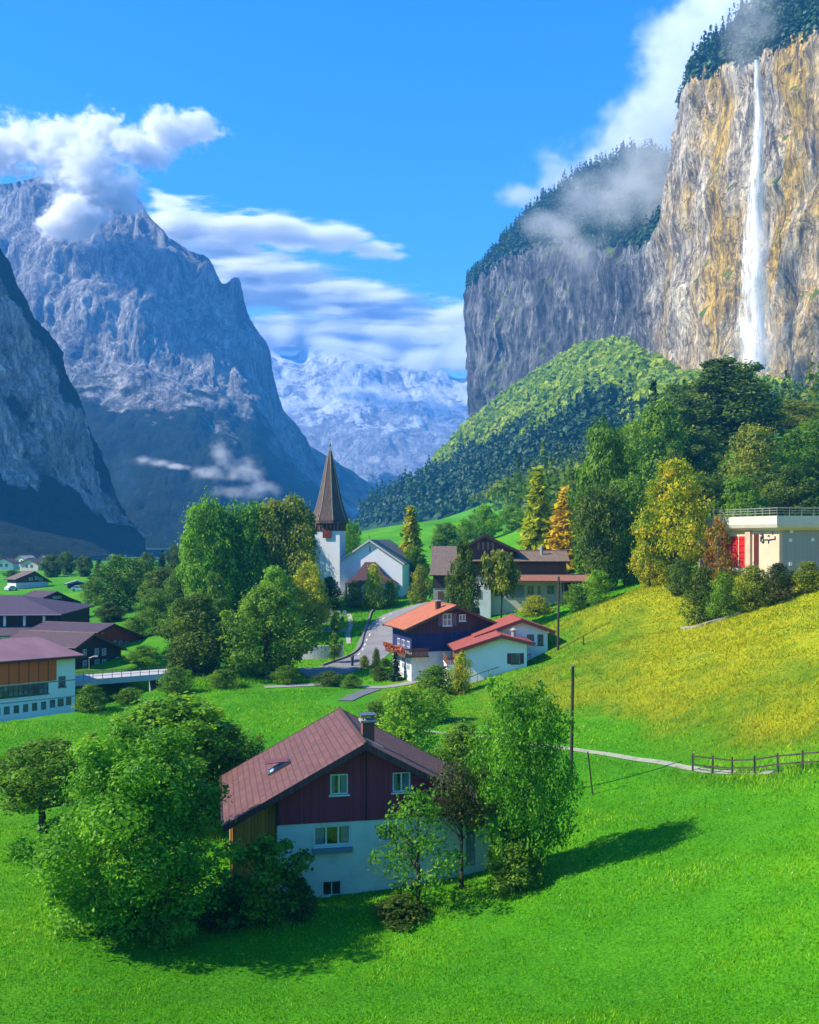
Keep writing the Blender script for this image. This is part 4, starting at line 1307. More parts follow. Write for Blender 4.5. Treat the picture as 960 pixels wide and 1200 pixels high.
# small side balcony with flower baskets
zb0 = pix(root, 512, 776, (xl - 1.6, 4, 0), (0, 1, 0)).z
bal = MB().box(xl - 2.2, xl - .77, 1.2, 6.5, zb0 - .2, zb0).build('balcony', WHITE, root)
rl = MB()
for k in range(24):
    y_ = 1.2 + k * .22
    rl.box(xl - 2.2, xl - 2.15, y_, y_ + .14, zb0 + .003, zb0 + .9)
for k in range(6):
    rl.box(xl - 2.1 + k * .22, xl - 1.96 + k * .22, 1.2, 1.25, zb0 + .003, zb0 + .9)
rl.box(xl - 2.25, xl - .8, 1.14, 1.26, zb0 + .903, zb0 + .98).box(xl - 2.25, xl - 2.1, 1.262, 6.5, zb0 + .903, zb0 + .98)
rl.build('railing', boards('red_brown_boards', (.2, .075, .045)), bal)
MB().box(xl - 2.1, xl - .8, 1.3, 6.3, -2.5, zb0 - .203).build('balcony_base', WHITE2, root)
# rear wing
ap = pix(root, 612, 725.5, (0, yB, 0), (0, 1, 0)); er = pix(root, 651, 739.5, (0, yB, 0), (0, 1, 0)); el = pix(root, 575, 737, (0, yB, 0), (0, 1, 0))
s2 = (ap.z - er.z) / (er.x - ap.x)
xe0 = el.x - 2.2
m = MB()
ze0 = ap.z - s2 * (ap.x - xe0)
m.slab((xe0, yB + 9, ze0), (xe0, yB, ze0), (ap.x, yB, ap.z), (ap.x, yB + 9, ap.z), .2)
m.slab((er.x, yB, er.z), (er.x, yB + 9, er.z), (ap.x, yB + 9, ap.z), (ap.x, yB, ap.z), .2)
r2 = m.build('roof', REDT, root, label='higher rear roof of the white house')
MB().bar((ap.x, yB - .03, ap.z), (ap.x, yB + 9, ap.z), .13).build('ridge_cap', REDT, r2)
vb = MB()
for xx, zz in ((xe0, ze0), (er.x, er.z)):
    vb.prism_y([(ap.x, ap.z - .45), (ap.x, ap.z + .03), (xx, zz + .03), (xx, zz - .45)], yB - .06, yB - .004)
vb.build('bargeboard', DRT, r2)
x0_, x1_ = xe0 + .8, er.x - .9
w2 = MB().prism_y([(x0_, -1), (x1_, -1), (x1_, ap.z - .24 - s2 * (x1_ - ap.x)), (ap.x, ap.z - .24), (x0_, ap.z - .24 - s2 * (ap.x - x0_))], yB + .8, yB + 8.5).build('wall', WHITE2, root)
a = pix_rect(root, 617.5, 626, 743.5, 754, yB + .8); b = pix_rect(root, 630, 637, 743.5, 756, yB + .8)
cut(w2, MB().box(*a[:2], yB + .3, yB + 1.1, *a[2:]).box(*b[:2], yB + .3, yB + 1.1, *b[2:]))
window(root, *a, yB + .8, WINB, 2, 1, .14, .08); window(root, *b, yB + .8, WINB, 2, 1, .14, .08)
px_ = pix(root, 602, 737, (0, 2.6, 0), (0, 1, 0))
zz = zr - sr * px_.x
v = MB().bar((px_.x, 2.6, zz - .2), (px_.x, 2.6, zz + .75), .3, n=10).lathe([(.30, zz + .752), (.46, zz + .80), (.46, zz + .9), (.1, zz + 1.15)], 10, px_.x, 2.6)
v.build('chimney', CONC, root)

# ------------------------------------------------------------------ long brown farmhouse behind them
D_F = 165.0
fx = lambda px, d=D_F: at(px, 0, d).x
ox = fx(600); zg = at(0, 716, D_F).z - .5
root = thing('farmhouse', 'long brown timber farmhouse with a dark cross gable behind the orange roofed chalet', 'house', (ox, D_F, zg), rad(-3))
FZ = lambda py, d=D_F: at(0, py, d).z - zg
X0, X1 = fx(536) - ox, fx(667) - ox
BRT = tiles('brown_roof_tiles', (0.20, 0.13, 0.09), 0.36, 0.3, 0.3, 0.8, 0.6)
e0, r0 = FZ(657.5), FZ(645.5, D_F + 4)
m = MB()
m.slab((X0, -.9, e0), (X1, -.9, e0), (X1, 4.2, r0), (X0, 4.2, r0), .22)
m.slab((X1, 9.4, e0 - .1), (X0, 9.4, e0 - .1), (X0, 4.2, r0), (X1, 4.2, r0), .22)
r_ = m.build('roof', BRT, root)
MB().bar((X0, 4.2, r0), (X1, 4.2, r0), .14).build('ridge_cap', BRT, r_)
MB().bar((X0, -1.0, e0 - .07), (X1, -1.0, e0 - .07), .09).build('gutter', GUT, r_)
zA = FZ(676)
wp = [(0.0, zA), (8.5, zA), (8.5, e0 - .3), (4.2, r0 - .4), (0.0, e0 - .36)]
MB().prism_x(wp, X0 + .6, X1 - .5).build('boarded_wall', TIMBER, root)
gx0 = fx(556) - ox
gw = MB().box(gx0, X1 - .4, .02, 8.3, -2.5, zA - .003).build('wall', paint('cream_render', (.52, .47, .40), .85, .12, .5), root)
# cross gable
ga = (fx(568) - ox, FZ(626)); gl = (fx(536) - ox, FZ(645)); gr = (fx(609) - ox, FZ(645.5))
m = MB()
m.slab((gl[0], 8.5, gl[1]), (gl[0], -.6, gl[1]), (ga[0], -.6, ga[1]), (ga[0], 8.5, ga[1]), .2)
m.slab((gr[0], -.6, gr[1]), (gr[0], 8.5, gr[1]), (ga[0], 8.5, ga[1]), (ga[0], -.6, ga[1]), .2)
g_ = m.build('roof', tiles('dark_brown_tiles', (.10, .06, .045), .36, .3, .3, .8), root, label='dark roof of the cross gable')
vb = MB()
for xx, zz in (gl, gr):
    vb.prism_y([(ga[0], ga[1] - .5), (ga[0], ga[1] + .03), (xx, zz + .03), (xx, zz - .5)], -.68, -.605)
vb.build('bargeboard', DTIMBER, g_)
MB().prism_y([(gl[0] + .9, gl[1] - 2), (gr[0] - .9, gl[1] - 2), (gr[0] - .9, gr[1] + .1), (ga[0], ga[1] - .3), (gl[0] + .9, gl[1] + .1)], -.04, 8).build('gable_wall', boards('wine_boards', (.11, .035, .035), .2), root)
for k in range(4):
    xx = ga[0] - 1.2 + k * .8
    MB().box(xx, xx + .38, -.09, -.044, FZ(644), FZ(635.5)).build('vent_slat', paint('pale_timber', (.27, .15, .11)), root)
# pent roof over the ground floor
pe0, pe1 = FZ(679.5), FZ(672.5)
q0, q1 = fx(574) - ox, fx(701) - ox
m = MB().slab((q0, -3.2, pe0), (q1, -3.2, pe0), (q1, -.004, pe1), (q0, -.004, pe1), .16)
r3 = m.build('roof', tiles('rust_pent_tiles', (.30, .13, .085), .36, .3, .25, .8, .3), root, label='rust coloured pent roof over the ground floor')
MB().box(q0, q1, -3.3, -3.21, pe0 - .26, pe0 - .01).build('fascia', TRIMR, r3)
for px_ in (657, 680, 697):
    xx = fx(px_) - ox
    MB().box(xx - .12, xx + .12, -2.9, -2.66, -2.5, pe0 - .17).build('post', DTIMBER, root)
MB().box(fx(661) - ox, q1 - .6, -.1, 5, -2, pe1 - .3).build('shed_wall', DTIMBER, root)
c_ = MB()
wins = [(618, 626, 686, 696), (630, 634, 686, 696), (641, 650, 686, 696)]
RR = []
for a in wins:
    RR.append(pix_rect(root, *a, .02)); c_.box(RR[-1][0], RR[-1][1], -.4, .3, RR[-1][2], RR[-1][3])
cut(gw, c_)
for a in RR:
    window(root, *a, .02, paint('ochre_window', (.42, .30, .12), .6), 2, 1, .12, .1)
MB().box(fx(592) - ox, fx(614) - ox, -.12, -.0, FZ(700), FZ(686)).build('balcony_front', boards('grey_boards', (.22, .23, .25), .2, 'z'), root)
# side block at the left
s0, s1 = fx(503, D_F + 6) - ox, fx(536, D_F + 6) - ox
zt_, zb_ = FZ(640, D_F + 9), FZ(674, D_F + 2)
m = MB().slab((s0, 1.5, zb_), (s1, 1.5, zb_), (s1, 8.5, zt_), (s0, 8.5, zt_), .22)
m.build('roof', tiles('grey_brown_tiles', (.17, .12, .095), .36, .3, .2, .8), root, label='steep roof of the side block')
MB().prism_x([(2.3, -2), (9, -2), (9, zt_ - .5), (8.4, zt_ - .4), (2.3, zb_ + .3)], s0 + .5, s1 + .3).build('wall', paint('weathered_render', (.36, .31, .28), .9, .2, .5), root)
MB().box(s0 + .45, s1 + .2, 2.2, 2.31, FZ(690), FZ(676)).build('boarded_wall', DTIMBER, root)
MB().box(fx(513) - ox, fx(520) - ox, 2.1, 2.18, FZ(704), FZ(694)).build('window', WINB, root)
MB().box(fx(556) - ox, fx(575) - ox, -1.2, .0, -2.2, FZ(686)).build('annex', paint('white_render', (.62, .63, .64)), root)
MB().box(fx(560) - ox, fx(564) - ox, -1.27, -1.204, FZ(701), FZ(691)).build('window', WINB, root)
MB().bar((fx(636) - ox, 2.4, r0 - 1.5), (fx(636) - ox, 2.4, r0 + .9), .25).build('chimney', CONC, root)

# ------------------------------------------------------------------ white building with the orange panel
V = [at(88, 0, 126), at(0, 0, 120)]
u_ = Vector((V[0].x - V[1].x, V[0].y - V[1].y)); yaw = math.atan2(u_.y, u_.x)
zg = at(88, 836, 126).z
root = thing('hall', 'long white building with orange panel band and pale plum metal roof above the stream', 'building', (V[0].x, 126, zg), yaw)
PR = lambda x0, x1, y0, y1: pix_rect(root, x0, x1, y0, y1, 0.0)
zt = pix(root, 88, 768, (0, 0, 0), (0, 1, 0)).z
LX = -26.0
w_o = MB().box(LX, 0, 0, 15, -1.2, zt).build('wall', WHITE2, root)
MROOF = NT('plum_metal_roof')
t = MROOF
uv = t.coord('UV')
s = t.sep(uv)
seam = t.math('LESS_THAN', t.math('FRACT', t.math('DIVIDE', s[0], .55)), .09)
nn = t.noise(t.map(uv, (.5, .12, 1)), 1.0, 5, .6)
MROOF = t.done(t.bsdf(t.mix(t.math('MULTIPLY', seam, .6), t.ramp(nn, [(.3, (.16, .075, .08)), (.7, (.25, .125, .13))]), (.09, .045, .05)), .5, t.bump(seam, .6, .05), .0, .4))
m = MB().slab((LX, -1.0, zt + .05), (.9, -1.0, zt + .05), (.9, 15.8, zt + 1.15), (LX, 15.8, zt + 1.15), .28)
r_ = m.build('roof', MROOF, root)
MB().box(LX, .95, -1.09, -1.006, zt - .26, zt + .08).build('fascia', TRIMR, r_)
MB().bar((LX, -1.13, zt - .02), (.95, -1.13, zt - .02), .08).build('gutter', GUT, r_)
a = PR(0, 66, 773, 796)
z0 = pix(root, 40, 799.5, (0, 0, 0), (0, 1, 0)).z; z1 = pix(root, 40, 772, (0, 0, 0), (0, 1, 0)).z
MB().box(LX + .2, a[1], -.09, -.003, z0, min(zt - .05, z1)).build('panel_band', boards('orange_panel', (.82, .13, .016), 1.2, var=.08), root)
MB().box(LX, 0.02, -.05, -.004, z0 - .22, z0 - .10).build('string_course', paint('grey_line', (.28, .26, .27), .8), root)
zl = pix(root, 50, 822.5, (0, 0, 0), (0, 1, 0)).z
MB().box(LX, 0.02, -.05, -.004, zl + .28, zl + .36).build('string_course', paint('grey_line'  , (.28, .26, .27)), root)
c_ = MB()
a = PR(-2, 57, 802, 815.5); b = PR(68.5, 77, 792.5, 805)
c_.box(a[0], a[1], -.4, .3, a[2], a[3]).box(b[0], b[1], -.4, .3, b[2], b[3])
small = [PR(x0, x1, y0 - 1.0, y0 + 8.5) for x0, x1, y0 in ((-6, 0.5, 830), (4.5, 11.5, 829), (16, 22.5, 827.6), (27, 33.2, 826.2), (37.5, 43.8, 824.6), (48, 54.4, 823.2), (58.2, 64.8, 821), (67.6, 74.8, 819.5), (77.2, 83.8, 818))]
for q_ in small: c_.box(q_[0], q_[1], -.4, .3, q_[2], q_[3])
cut(w_o, c_)
window(root, *a, 0, WINB, 10, 2, .14, .09); window(root, *b, 0, WINB, 2, 1, .14, .09)
for q_ in small: window(root, *q_, 0, paint('slate_window_paint', (.10, .11, .13), .5), 2, 2, .14, .06, sill=False)

# retaining wall of the stream below it
o_ = Vector((V[0].x, 126))
m = MB()
M_ = local_frame(root)
pts = [M_ @ Vector(p) for p in ((LX, -1.6, 0), (2.0, -1.6, 0))]
STONE = NT('dark_stone_wall')
t = STONE
c = t.coord()
vo = t.node('ShaderNodeTexVoronoi')
t.put(vo.inputs['Vector'], c); vo.inputs['Scale'].default_value = 1.6
vo2 = t.node('ShaderNodeTexVoronoi', feature='DISTANCE_TO_EDGE')
t.put(vo2.inputs['Vector'], c); vo2.inputs['Scale'].default_value = 1.6
n_ = t.noise(c, 3, 5, .65)
cc = t.mix(t.sep(vo.outputs['Color'])[0], (.045, .035, .05), (.20, .15, .17))
cc = t.mix(t.ramp(vo2.outputs['Distance'], [(0.0, 1.0), (.06, 0.0)]), cc, (.02, .018, .02))
STONE = t.done(t.bsdf(t.mix(t.math('MULTIPLY', n_, .6), cc, (.05, .05, .045)), .95, t.bump(t.math('ADD', vo2.outputs['Distance'], t.math('MULTIPLY', n_, .2)), .8, .2)))
rw = MB()
rw.v = []
rw.box(LX, 2.2, -2.1, -1.4, -5.0, -.15)
o = rw.build('retaining_wall', STONE)
o.location = root.location; o.rotation_euler = root.rotation_euler
tag(o, 'dark rubble stone wall along the stream below the white building', 'wall')


def village_chalet(name, label, d1, af, ar, le, re, base, roof_m, wall_m, low_m, split, trim, th=.2, wins=(), winm=None, shut=None, back=0.0, group=None, wcat='house'):
    P, yaw, L, eL, eR = gable_fit(d1, af, ar, le, re)
    L += back
    zg = base
    root = thing(name, label, wcat, (P.x, P.y, zg), yaw, group)
    zr = P.z - zg
    wL, zL, wR, zR = eL[0], eL[1] - zg, eR[0], eR[1] - zg
    sl = (zr - zL) / -wL; sr = (zr - zR) / wR
    gable_roof(root, wL, zL, wR, zR, zr, 0, L, th, roof_m, trim, .28, roof_m, GUT)
    rz = lambda x: zr - th * 1.15 - (sl * -x if x < 0 else sr * x)
    yw = .8
    xl, xr_ = wL + .8, wR - .8
    zs = zr * split
    MB().box(xl, xr_, yw, L - .6, -2.0, zs).build('wall', low_m, root)
    w = MB().prism_y([(xl - .03, zs + .003), (xr_ + .03, zs + .003), (xr_ + .03, max(zs + .01, rz(xr_ + .03))), (0, rz(0)), (xl - .03, max(zs + .01, rz(xl - .03)))], yw - .05, L - .58).build('boarded_wall', wall_m, root)
    for (px0, px1, py0, py1, n_) in wins:
        a = pix_rect(root, px0, px1, py0, py1, yw - .05)
        y_ = yw - .05 if (a[2] + a[3]) / 2 > zs else yw
        window(root, *a, y_ - .012, winm or WINW, n_, 2, 0, .08, sill=False, shutters=shut)
    return root, (wL, wR, zL, zR, zr, L, yw, rz, zs)


# dark timber chalet behind the bridge
PVI = tiles('violet_tiles', (.105, .058, .058), .36, .3, .2, .6)
r2, q2 = village_chalet('chalet', 'dark timber chalet with white windows and weathered violet roof behind the bridge', 150, (111, 742.5), (47, 740), (89, 759), (150, 761), at(0, 797, 152).z,
    PVI, boards('black_brown_logs', (.055, .036, .028), .25, 'z'), boards('black_brown_logs'  , (.055, .036, .028)), .3, TIMBER,
    wins=[(97, 101, 761, 769, 2), (111, 115.5, 760, 768, 2), (119.5, 124, 760, 768, 2), (97, 101.5, 774, 783, 2), (111, 116, 773, 782, 2), (119.5, 124.5, 773, 782, 2), (135.5, 140, 770, 780, 2)], back=4)
# red gabled house behind it
r3, q3 = village_chalet('chalet', 'red gabled timber house with dark plum roof behind the dark timber chalet', 170, (134, 731), (69, 729), (115, 741), (181, 750.5), at(0, 772, 175).z,
    tiles('dark_plum_tiles', (.085, .045, .06), .36, .3, .2, .6), boards('barn_red_boards', (.46, .045, .026), .22), paint('grey_render', (.38, .38, .40), .85), .30, DTIMBER,
    wins=[(117, 121, 737, 742, 2), (133, 136, 751, 756, 1), (139, 143, 751, 756, 1), (146, 150, 752, 757, 1)], back=3)
# big violet hall roof at the left edge
D_H = 176
zg = at(0, 752, D_H).z - 2.5
xr_ = at(67, 0, D_H).x; xl = -105.0
root = thing('hall', 'wide low hall with a big dark violet hipped roof at the edge of the village', 'building', (xr_, D_H, zg), rad(4))
HZ = lambda py, d=D_H: at(0, py, d).z - zg
VIO = tiles('dark_violet_tiles', (.075, .045, .065), .4, .35, .15, .6)
ev, rv = HZ(719.5), HZ(697, D_H + 11)
W_ = xl - xr_
m = MB()
rx = at(29, 0, D_H + 11).x - xr_
uvr = [(0, 0), (30, 0), (30, 12), (0, 12)]
m.hexa([(W_, -1, ev - .25), (1, -1, ev - .25), (rx, 11, rv - .25), (W_, 11, rv - .25)], [(W_, -1, ev), (1, -1, ev), (rx, 11, rv), (W_, 11, rv)], uvr)
m.hexa([(1, -1, ev - .25), (1, 23, ev - .25), (rx + .01, 11.01, rv - .25), (rx + .01, 11, rv - .25)], [(1, -1, ev), (1, 23, ev), (rx + .01, 11.01, rv), (rx + .01, 11, rv)], uvr)
m.hexa([(W_, 23, ev - .25), (W_, 11.02, rv - .25), (rx, 11.02, rv - .25), (1, 23, ev - .25)], [(W_, 23, ev), (W_, 11.02, rv), (rx, 11.02, rv), (1, 23, ev)], uvr)
rr_ = m.build('roof', VIO, root)
MB().bar((W_, -1.06, ev - .1), (1, -1.06, ev - .1), .1).build('gutter', paint('violet_gutter', (.22, .17, .22), .5), rr_)
MB().box(W_, .2, 1.2, 22, -3, ev - .02).build('wall', DTIMBER, root)
zp0, zp1 = HZ(741), HZ(732)
m = MB().slab((W_, -5.5, zp0), (1.8, -5.5, zp0), (1.8, 1.19, zp1), (W_, 1.19, zp1), .2)
m.build('roof', tiles('slate_violet_tiles', (.095, .068, .09), .4, .35, .15, .6), root, label='lower pent roof of the hall')
MB().box(W_, -1.5, -3.5, 1.18, -3, zp0 - .1).build('wall', WHITE, root, label='white lower wall under the pent roof')
for k in range(9):
    xx = -2.2 - k * 3.4
    MB().box(xx - .2, xx + .2, -.4, .0, zp1 - .2, ev - .3).build('post', WHITE, root)
for k in range(10):
    xx = -3.2 - k * 1.15
    MB().box(xx, xx + .6, -3.62, -3.504, zp0 - 2.1, zp0 - .7).build('window', glass(), root)

# chalets further down the valley
FARW = paint('pale_render', (.66, .62, .60), .85)
village_chalet('chalet', 'dark red chalet with white balcony fronts between the hall roof and the round tree', 225, (67, 693), (47, 692.2), (46, 702.5), (101, 709.5), at(0, 718, 225).z, tiles('dark_plum_tiles'), boards('wine_boards'), FARW, .42, DTIMBER,
    wins=[(56, 60, 706, 710, 1), (62, 72, 698.5, 701.5, 3), (70, 74, 707, 711, 1), (78, 83, 707, 711, 1), (88, 91, 705, 709, 1)], back=2)
village_chalet('chalet', 'small brown chalet with pale gable front above the green valley field', 310, (41, 669.5), (30, 669.2), (18, 679), (61, 682), at(0, 691, 310).z, tiles('grey_brown_tiles'), TIMBER, FARW, .40, DTIMBER,
    wins=[(34, 38, 677, 680.5, 1), (41, 45, 675.5, 679, 1), (46, 50, 677, 681, 1)], back=1)
village_chalet('farm_shed', 'low grey roofed shed beside the round tree in the valley field', 300, (90, 680.5), (89.6, 680), (76, 684.5), (108, 684), at(0, 689, 300).z, tiles('pale_grey_tiles', (.34, .36, .36), .4, .3, .1), DTIMBER, DTIMBER, .4, STEEL, back=2, wcat='shed')
rng = random.Random(12)
FL = ['farthest cream house at the left edge of the valley', 'far grey roofed house in front of the dark mountain woods', 'far pale house half hidden beyond the small brown chalet', 'far white house beyond the low grey shed']
for k, (px_, d_) in enumerate(((4, 420), (22, 470), (33, 400), (47, 440))):
    b_ = on_ground(px_, d_)
    r_ = thing('chalet', FL[k], 'house', b_, rad(rng.uniform(-30, 40)), 'far houses at the valley edge')
    w_ = rng.uniform(3.2, 4.2); h_ = rng.uniform(4.2, 5.2)
    gable_roof(r_, -w_ - .6, h_ - 1.9, w_ + .6, h_ - 1.9, h_ + .3, 0, 9, .2, tiles('pale_grey_tiles') if k % 2 else PVI, TIMBER)
    MB().prism_y([(-w_, -2), (w_, -2), (w_, h_ - 1.8), (0, h_), (-w_, h_ - 1.8)], .6, 8.4).build('wall', FARW if k != 2 else paint('cream_render'  , (.52, .47, .40)), r_)
    for xx in (-1.6, .6):
        MB().box(xx, xx + 1.0, .5, .596, 1.4, 2.6).build('window', glass(), r_)

# ------------------------------------------------------------------ concrete garage building on the hill, right edge
D_G = 128.0
C0 = at(913, 664, D_G)
zg = C0.z
root = thing('garage', 'flat roofed concrete garage with red doors and roof railing on the hill', 'garage', (C0.x, C0.y, zg), 0.0)
# the front with the doors runs back and to the left, the shaded end wall to the right
zc_top, zc_bot = at(0, 604.5, D_G).z - zg, at(0, 621.5, D_G).z - zg
kk = (820 - 480) / F_PX
dl = 143.0
PL = Vector((kk * dl - C0.x, dl - C0.y))
ulen = PL.length; uL = PL.normalized()
nL = Vector((-uL.y, uL.x)); nL = nL if nL.y < 0 else -nL          # outward, towards the camera
BEIGE = paint('sunlit_beige_render', (.56, .46, .32), .85, .10, .5, .2)
GREYC = paint('grey_beige_concrete', (.40, .36, .29), .9, .12, .6, .3)
uR = Vector((.985, .17))
nR = Vector((uR.y, -uR.x))
Q = [Vector((0, 0)), uR * 18, uR * 18 + Vector((-6, 20)), PL + Vector((4, 14)), PL]
MB().prism_z([tuple(q) for q in Q], -3, zc_bot).build('wall', BEIGE, root)
# boarded end wall skin, its shade put into the grey, beside the sunlit front
def gpt(u, off, z, side): 
    b = (uL * u + nL * off) if side == 'L' else (uR * u + nR * off)
    return Vector((b.x, b.y, z))
def gbox(mb, side, u0, u1, z0, z1, o0, o1):
    return mb.hexa([gpt(u0, o0, z0, side), gpt(u1, o0, z0, side), gpt(u1, o1, z0, side), gpt(u0, o1, z0, side)], [gpt(u0, o0, z1, side), gpt(u1, o0, z1, side), gpt(u1, o1, z1, side), gpt(u0, o1, z1, side)])
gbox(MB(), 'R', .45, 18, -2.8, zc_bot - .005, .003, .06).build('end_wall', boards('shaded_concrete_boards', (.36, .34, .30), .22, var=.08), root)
# rounded cornice
def cornice_pts(off, z):
    a = uL * 1.0
    # offset the outline outward
    left0 = PL + nL * off + uL * off; left1 = nL * off
    # corner point: intersection of both offset lines
    den = uL.x * uR.y - uL.y * uR.x
    rhs = nR * off - nL * off
    tt = (rhs.x * uR.y - rhs.y * uR.x) / den
    cpt = nL * off + uL * tt
    right1 = uR * 18 + nR * off
    return [Vector((p.x, p.y, z)) for p in (left0, cpt, right1)]
prof = [(0.0, zc_bot - .02), (.55, zc_bot + .05), (.95, zc_bot + .35), (1.15, zc_bot + .8), (1.2, zc_top)]
mb = MB()
rings = [cornice_pts(o_, z_) for o_, z_ in prof]
inner = [Vector((p.x, p.y, zc_top)) for p in (PL + Vector((4, 14)), Vector((6, 12)), uR * 18 + Vector((-6, 20)))]
rings.append(inner)
for ra, rb in zip(rings[:-1], rings[1:]):
    for k in range(2):
        mb.face([ra[k], ra[k + 1], rb[k + 1], rb[k]])
mb.face([rings[0][2], rings[-1][2], rings[-2][2], rings[-3][2], rings[-4][2], rings[-5][2]])
CORN = paint('cornice_concrete', (.60, .55, .46), .85, .12, .4, .25)
cor = mb.build('roof', CORN, root)
rl = MB()
tp = cornice_pts(1.0, zc_top)
for a, b, n_ in ((tp[0], tp[1], 13), (tp[1], tp[2], 11)):
    for k in range(n_ + 1):
        p = a.lerp(b, k / n_)
        rl.bar(p, p + Vector((0, 0, 1.0)), .035, n=6)
    for zz in (.35, .68, 1.0):
        rl.bar(a + Vector((0, 0, zz)), b + Vector((0, 0, zz)), .03 if zz < 1 else .045, n=6)
rl.build('railing', paint('galvanised_rail', (.42, .42, .38), .5, .1, 3, .1, .5, .4), root)
def upx(px):        # distance along the left front for a photo column
    k = (px - 480) / F_PX
    return (k * C0.y - C0.x) / (uL.x - k * uL.y)
RED = paint('red_door_paint', (.50, .018, .022), .5, .12, 1.2)
zd0, zd1 = -.35, zc_bot - .75
for (xa_, xb_) in ((866.5, 876.5), (845, 865), (829, 838)):
    u0_, u1_ = sorted((upx(xa_), upx(xb_)))
    d_ = gbox(MB(), 'L', u0_, u1_, zd0, zd1, .004, .08).build('door', RED, root)
    g_ = MB()
    for k in range(5):
        zz = zd0 + (zd1 - zd0) * (k + .5) / 5
        gbox(g_, 'L', u0_ + .1, u1_ - .1, zz - .04, zz + .04, .084, .12)
    g_.build('door_rail', paint('dark_red_paint', (.30, .012, .016), .5), d_)
for xa_ in (878.5, 843.5, 826):
    u0_ = upx(xa_)
    gbox(MB(), 'L', u0_ - .5, u0_ + .5, -2.9, zc_bot - .01, .004, .35).build('pilaster', paint('pink_beige_render', (.60, .40, .28), .85, .12, .8), root)
u0_, u1_ = sorted((upx(884), upx(889.5)))
gbox(MB(), 'L', u0_, u1_, zd0, zc_bot - .45, .004, .06).build('door', paint('maroon_door', (.09, .02, .018), .5), root, label='narrow dark maroon door')
gbox(MB(), 'R', -.02, .42, -2.9, zc_bot - .01, .003, .13).build('corner_trim', paint('pink_beige_render', (.6, .4, .28)), root)
# the dark sign on the sunlit wall: a figure and a scrawl of letters
INK = paint('sign_ink', (.035, .032, .10), .6, .2, 3)
sg = MB()
def spx(px, py, off):
    u = upx(px)
    z = at(px, py, C0.y + uL.y * u).z - zg
    return gpt(u, off, z, 'L')
def stroke(pts, w=.16):
    for (p, q_) in zip(pts[:-1], pts[1:]):
        a, b = spx(*p, .05), spx(*q_, .05)
        sg.beam(a, b, .05, w, (nL.x, nL.y, 0)) if (b - a).length > 1e-3 else None
stroke([(892.3, 626.5), (894.6, 625.8), (895.4, 628), (893.8, 629.6), (892.5, 628.6)], .3)
stroke([(892.8, 629.5), (895.3, 631), (895.9, 634), (894.4, 635.8), (892.6, 634), (892.8, 630)], .34)
stroke([(896.2, 632.4), (899.5, 632.0), (901.5, 632.6), (904.5, 631.8), (909.2, 631.4)], .26)
stroke([(909.2, 631.4), (909.0, 628.2)], .22)
stroke([(901.6, 632.5), (901.3, 637)], .22)
stroke([(900.2, 628.4), (901.6, 627), (902.6, 629.2)], .16)
stroke([(906, 623.6), (906, 626.4)], .2)
sg.build('sign', INK, root)
for (xx, yy_) in ((927, 623), (926, 633), (952, 632.5), (926, 661)):
    k = (xx - 480) / F_PX
    u = (k * C0.y - C0.x) / (uR.x - k * uR.y)
    z = at(xx, yy_, C0.y + uR.y * u).z - zg
    gbox(MB(), 'R', u - .2, u + .2, z - .22, z + .22, .063, .2).build('lamp_box', paint('white_plastic', (.78, .76, .68), .4, .04), root)
# ------------------------------------------------------------------ trees
def leaf_mat(name, dark, mid, light, accent=None, acc=0.0, trans=0.45):
    t = NT(name)
    tone = t.attr('tone').outputs['Fac']
    oi = t.node('ShaderNodeObjectInfo')
    n = t.noise(t.coord(), 0.35, 3, 0.5)
    v = t.math('ADD', t.math('MULTIPLY', tone, 0.72), t.math('ADD', t.math('MULTIPLY', t.math('SUBTRACT', n, 0.5), 0.8), t.math('MULTIPLY', oi.outputs['Random'], 0.18)))
    stops = [(0.10, dark), (0.45, mid), (0.80, light)]
    col = t.ramp(v, stops)
    if accent:
        m = t.ramp(t.math('ADD', t.noise(t.coord(), 0.55, 3, 0.5), t.math('MULTIPLY', tone, 0.25)), [(0.66 - acc * .2, 0.0), (0.74 - acc * .2, 1.0)])
        col = t.mix(m, col, accent)
    d = t.node('ShaderNodeBsdfPrincipled')
    t.put(d.inputs['Base Color'], col)
    d.inputs['Roughness'].default_value = 0.55
    d.inputs['Specular IOR Level'].default_value = 0.25
    tr = t.node('ShaderNodeBsdfTranslucent')
    t.put(tr.inputs['Color'], t.mix(1.0, col, (1.0, 1.15, 0.5), 'MULTIPLY'))
    mx = t.node('ShaderNodeMixShader')
    mx.inputs[0].default_value = trans
    t.l.new(d.outputs[0], mx.inputs[1]); t.l.new(tr.outputs[0], mx.inputs[2])
    return t.done(mx.outputs[0])


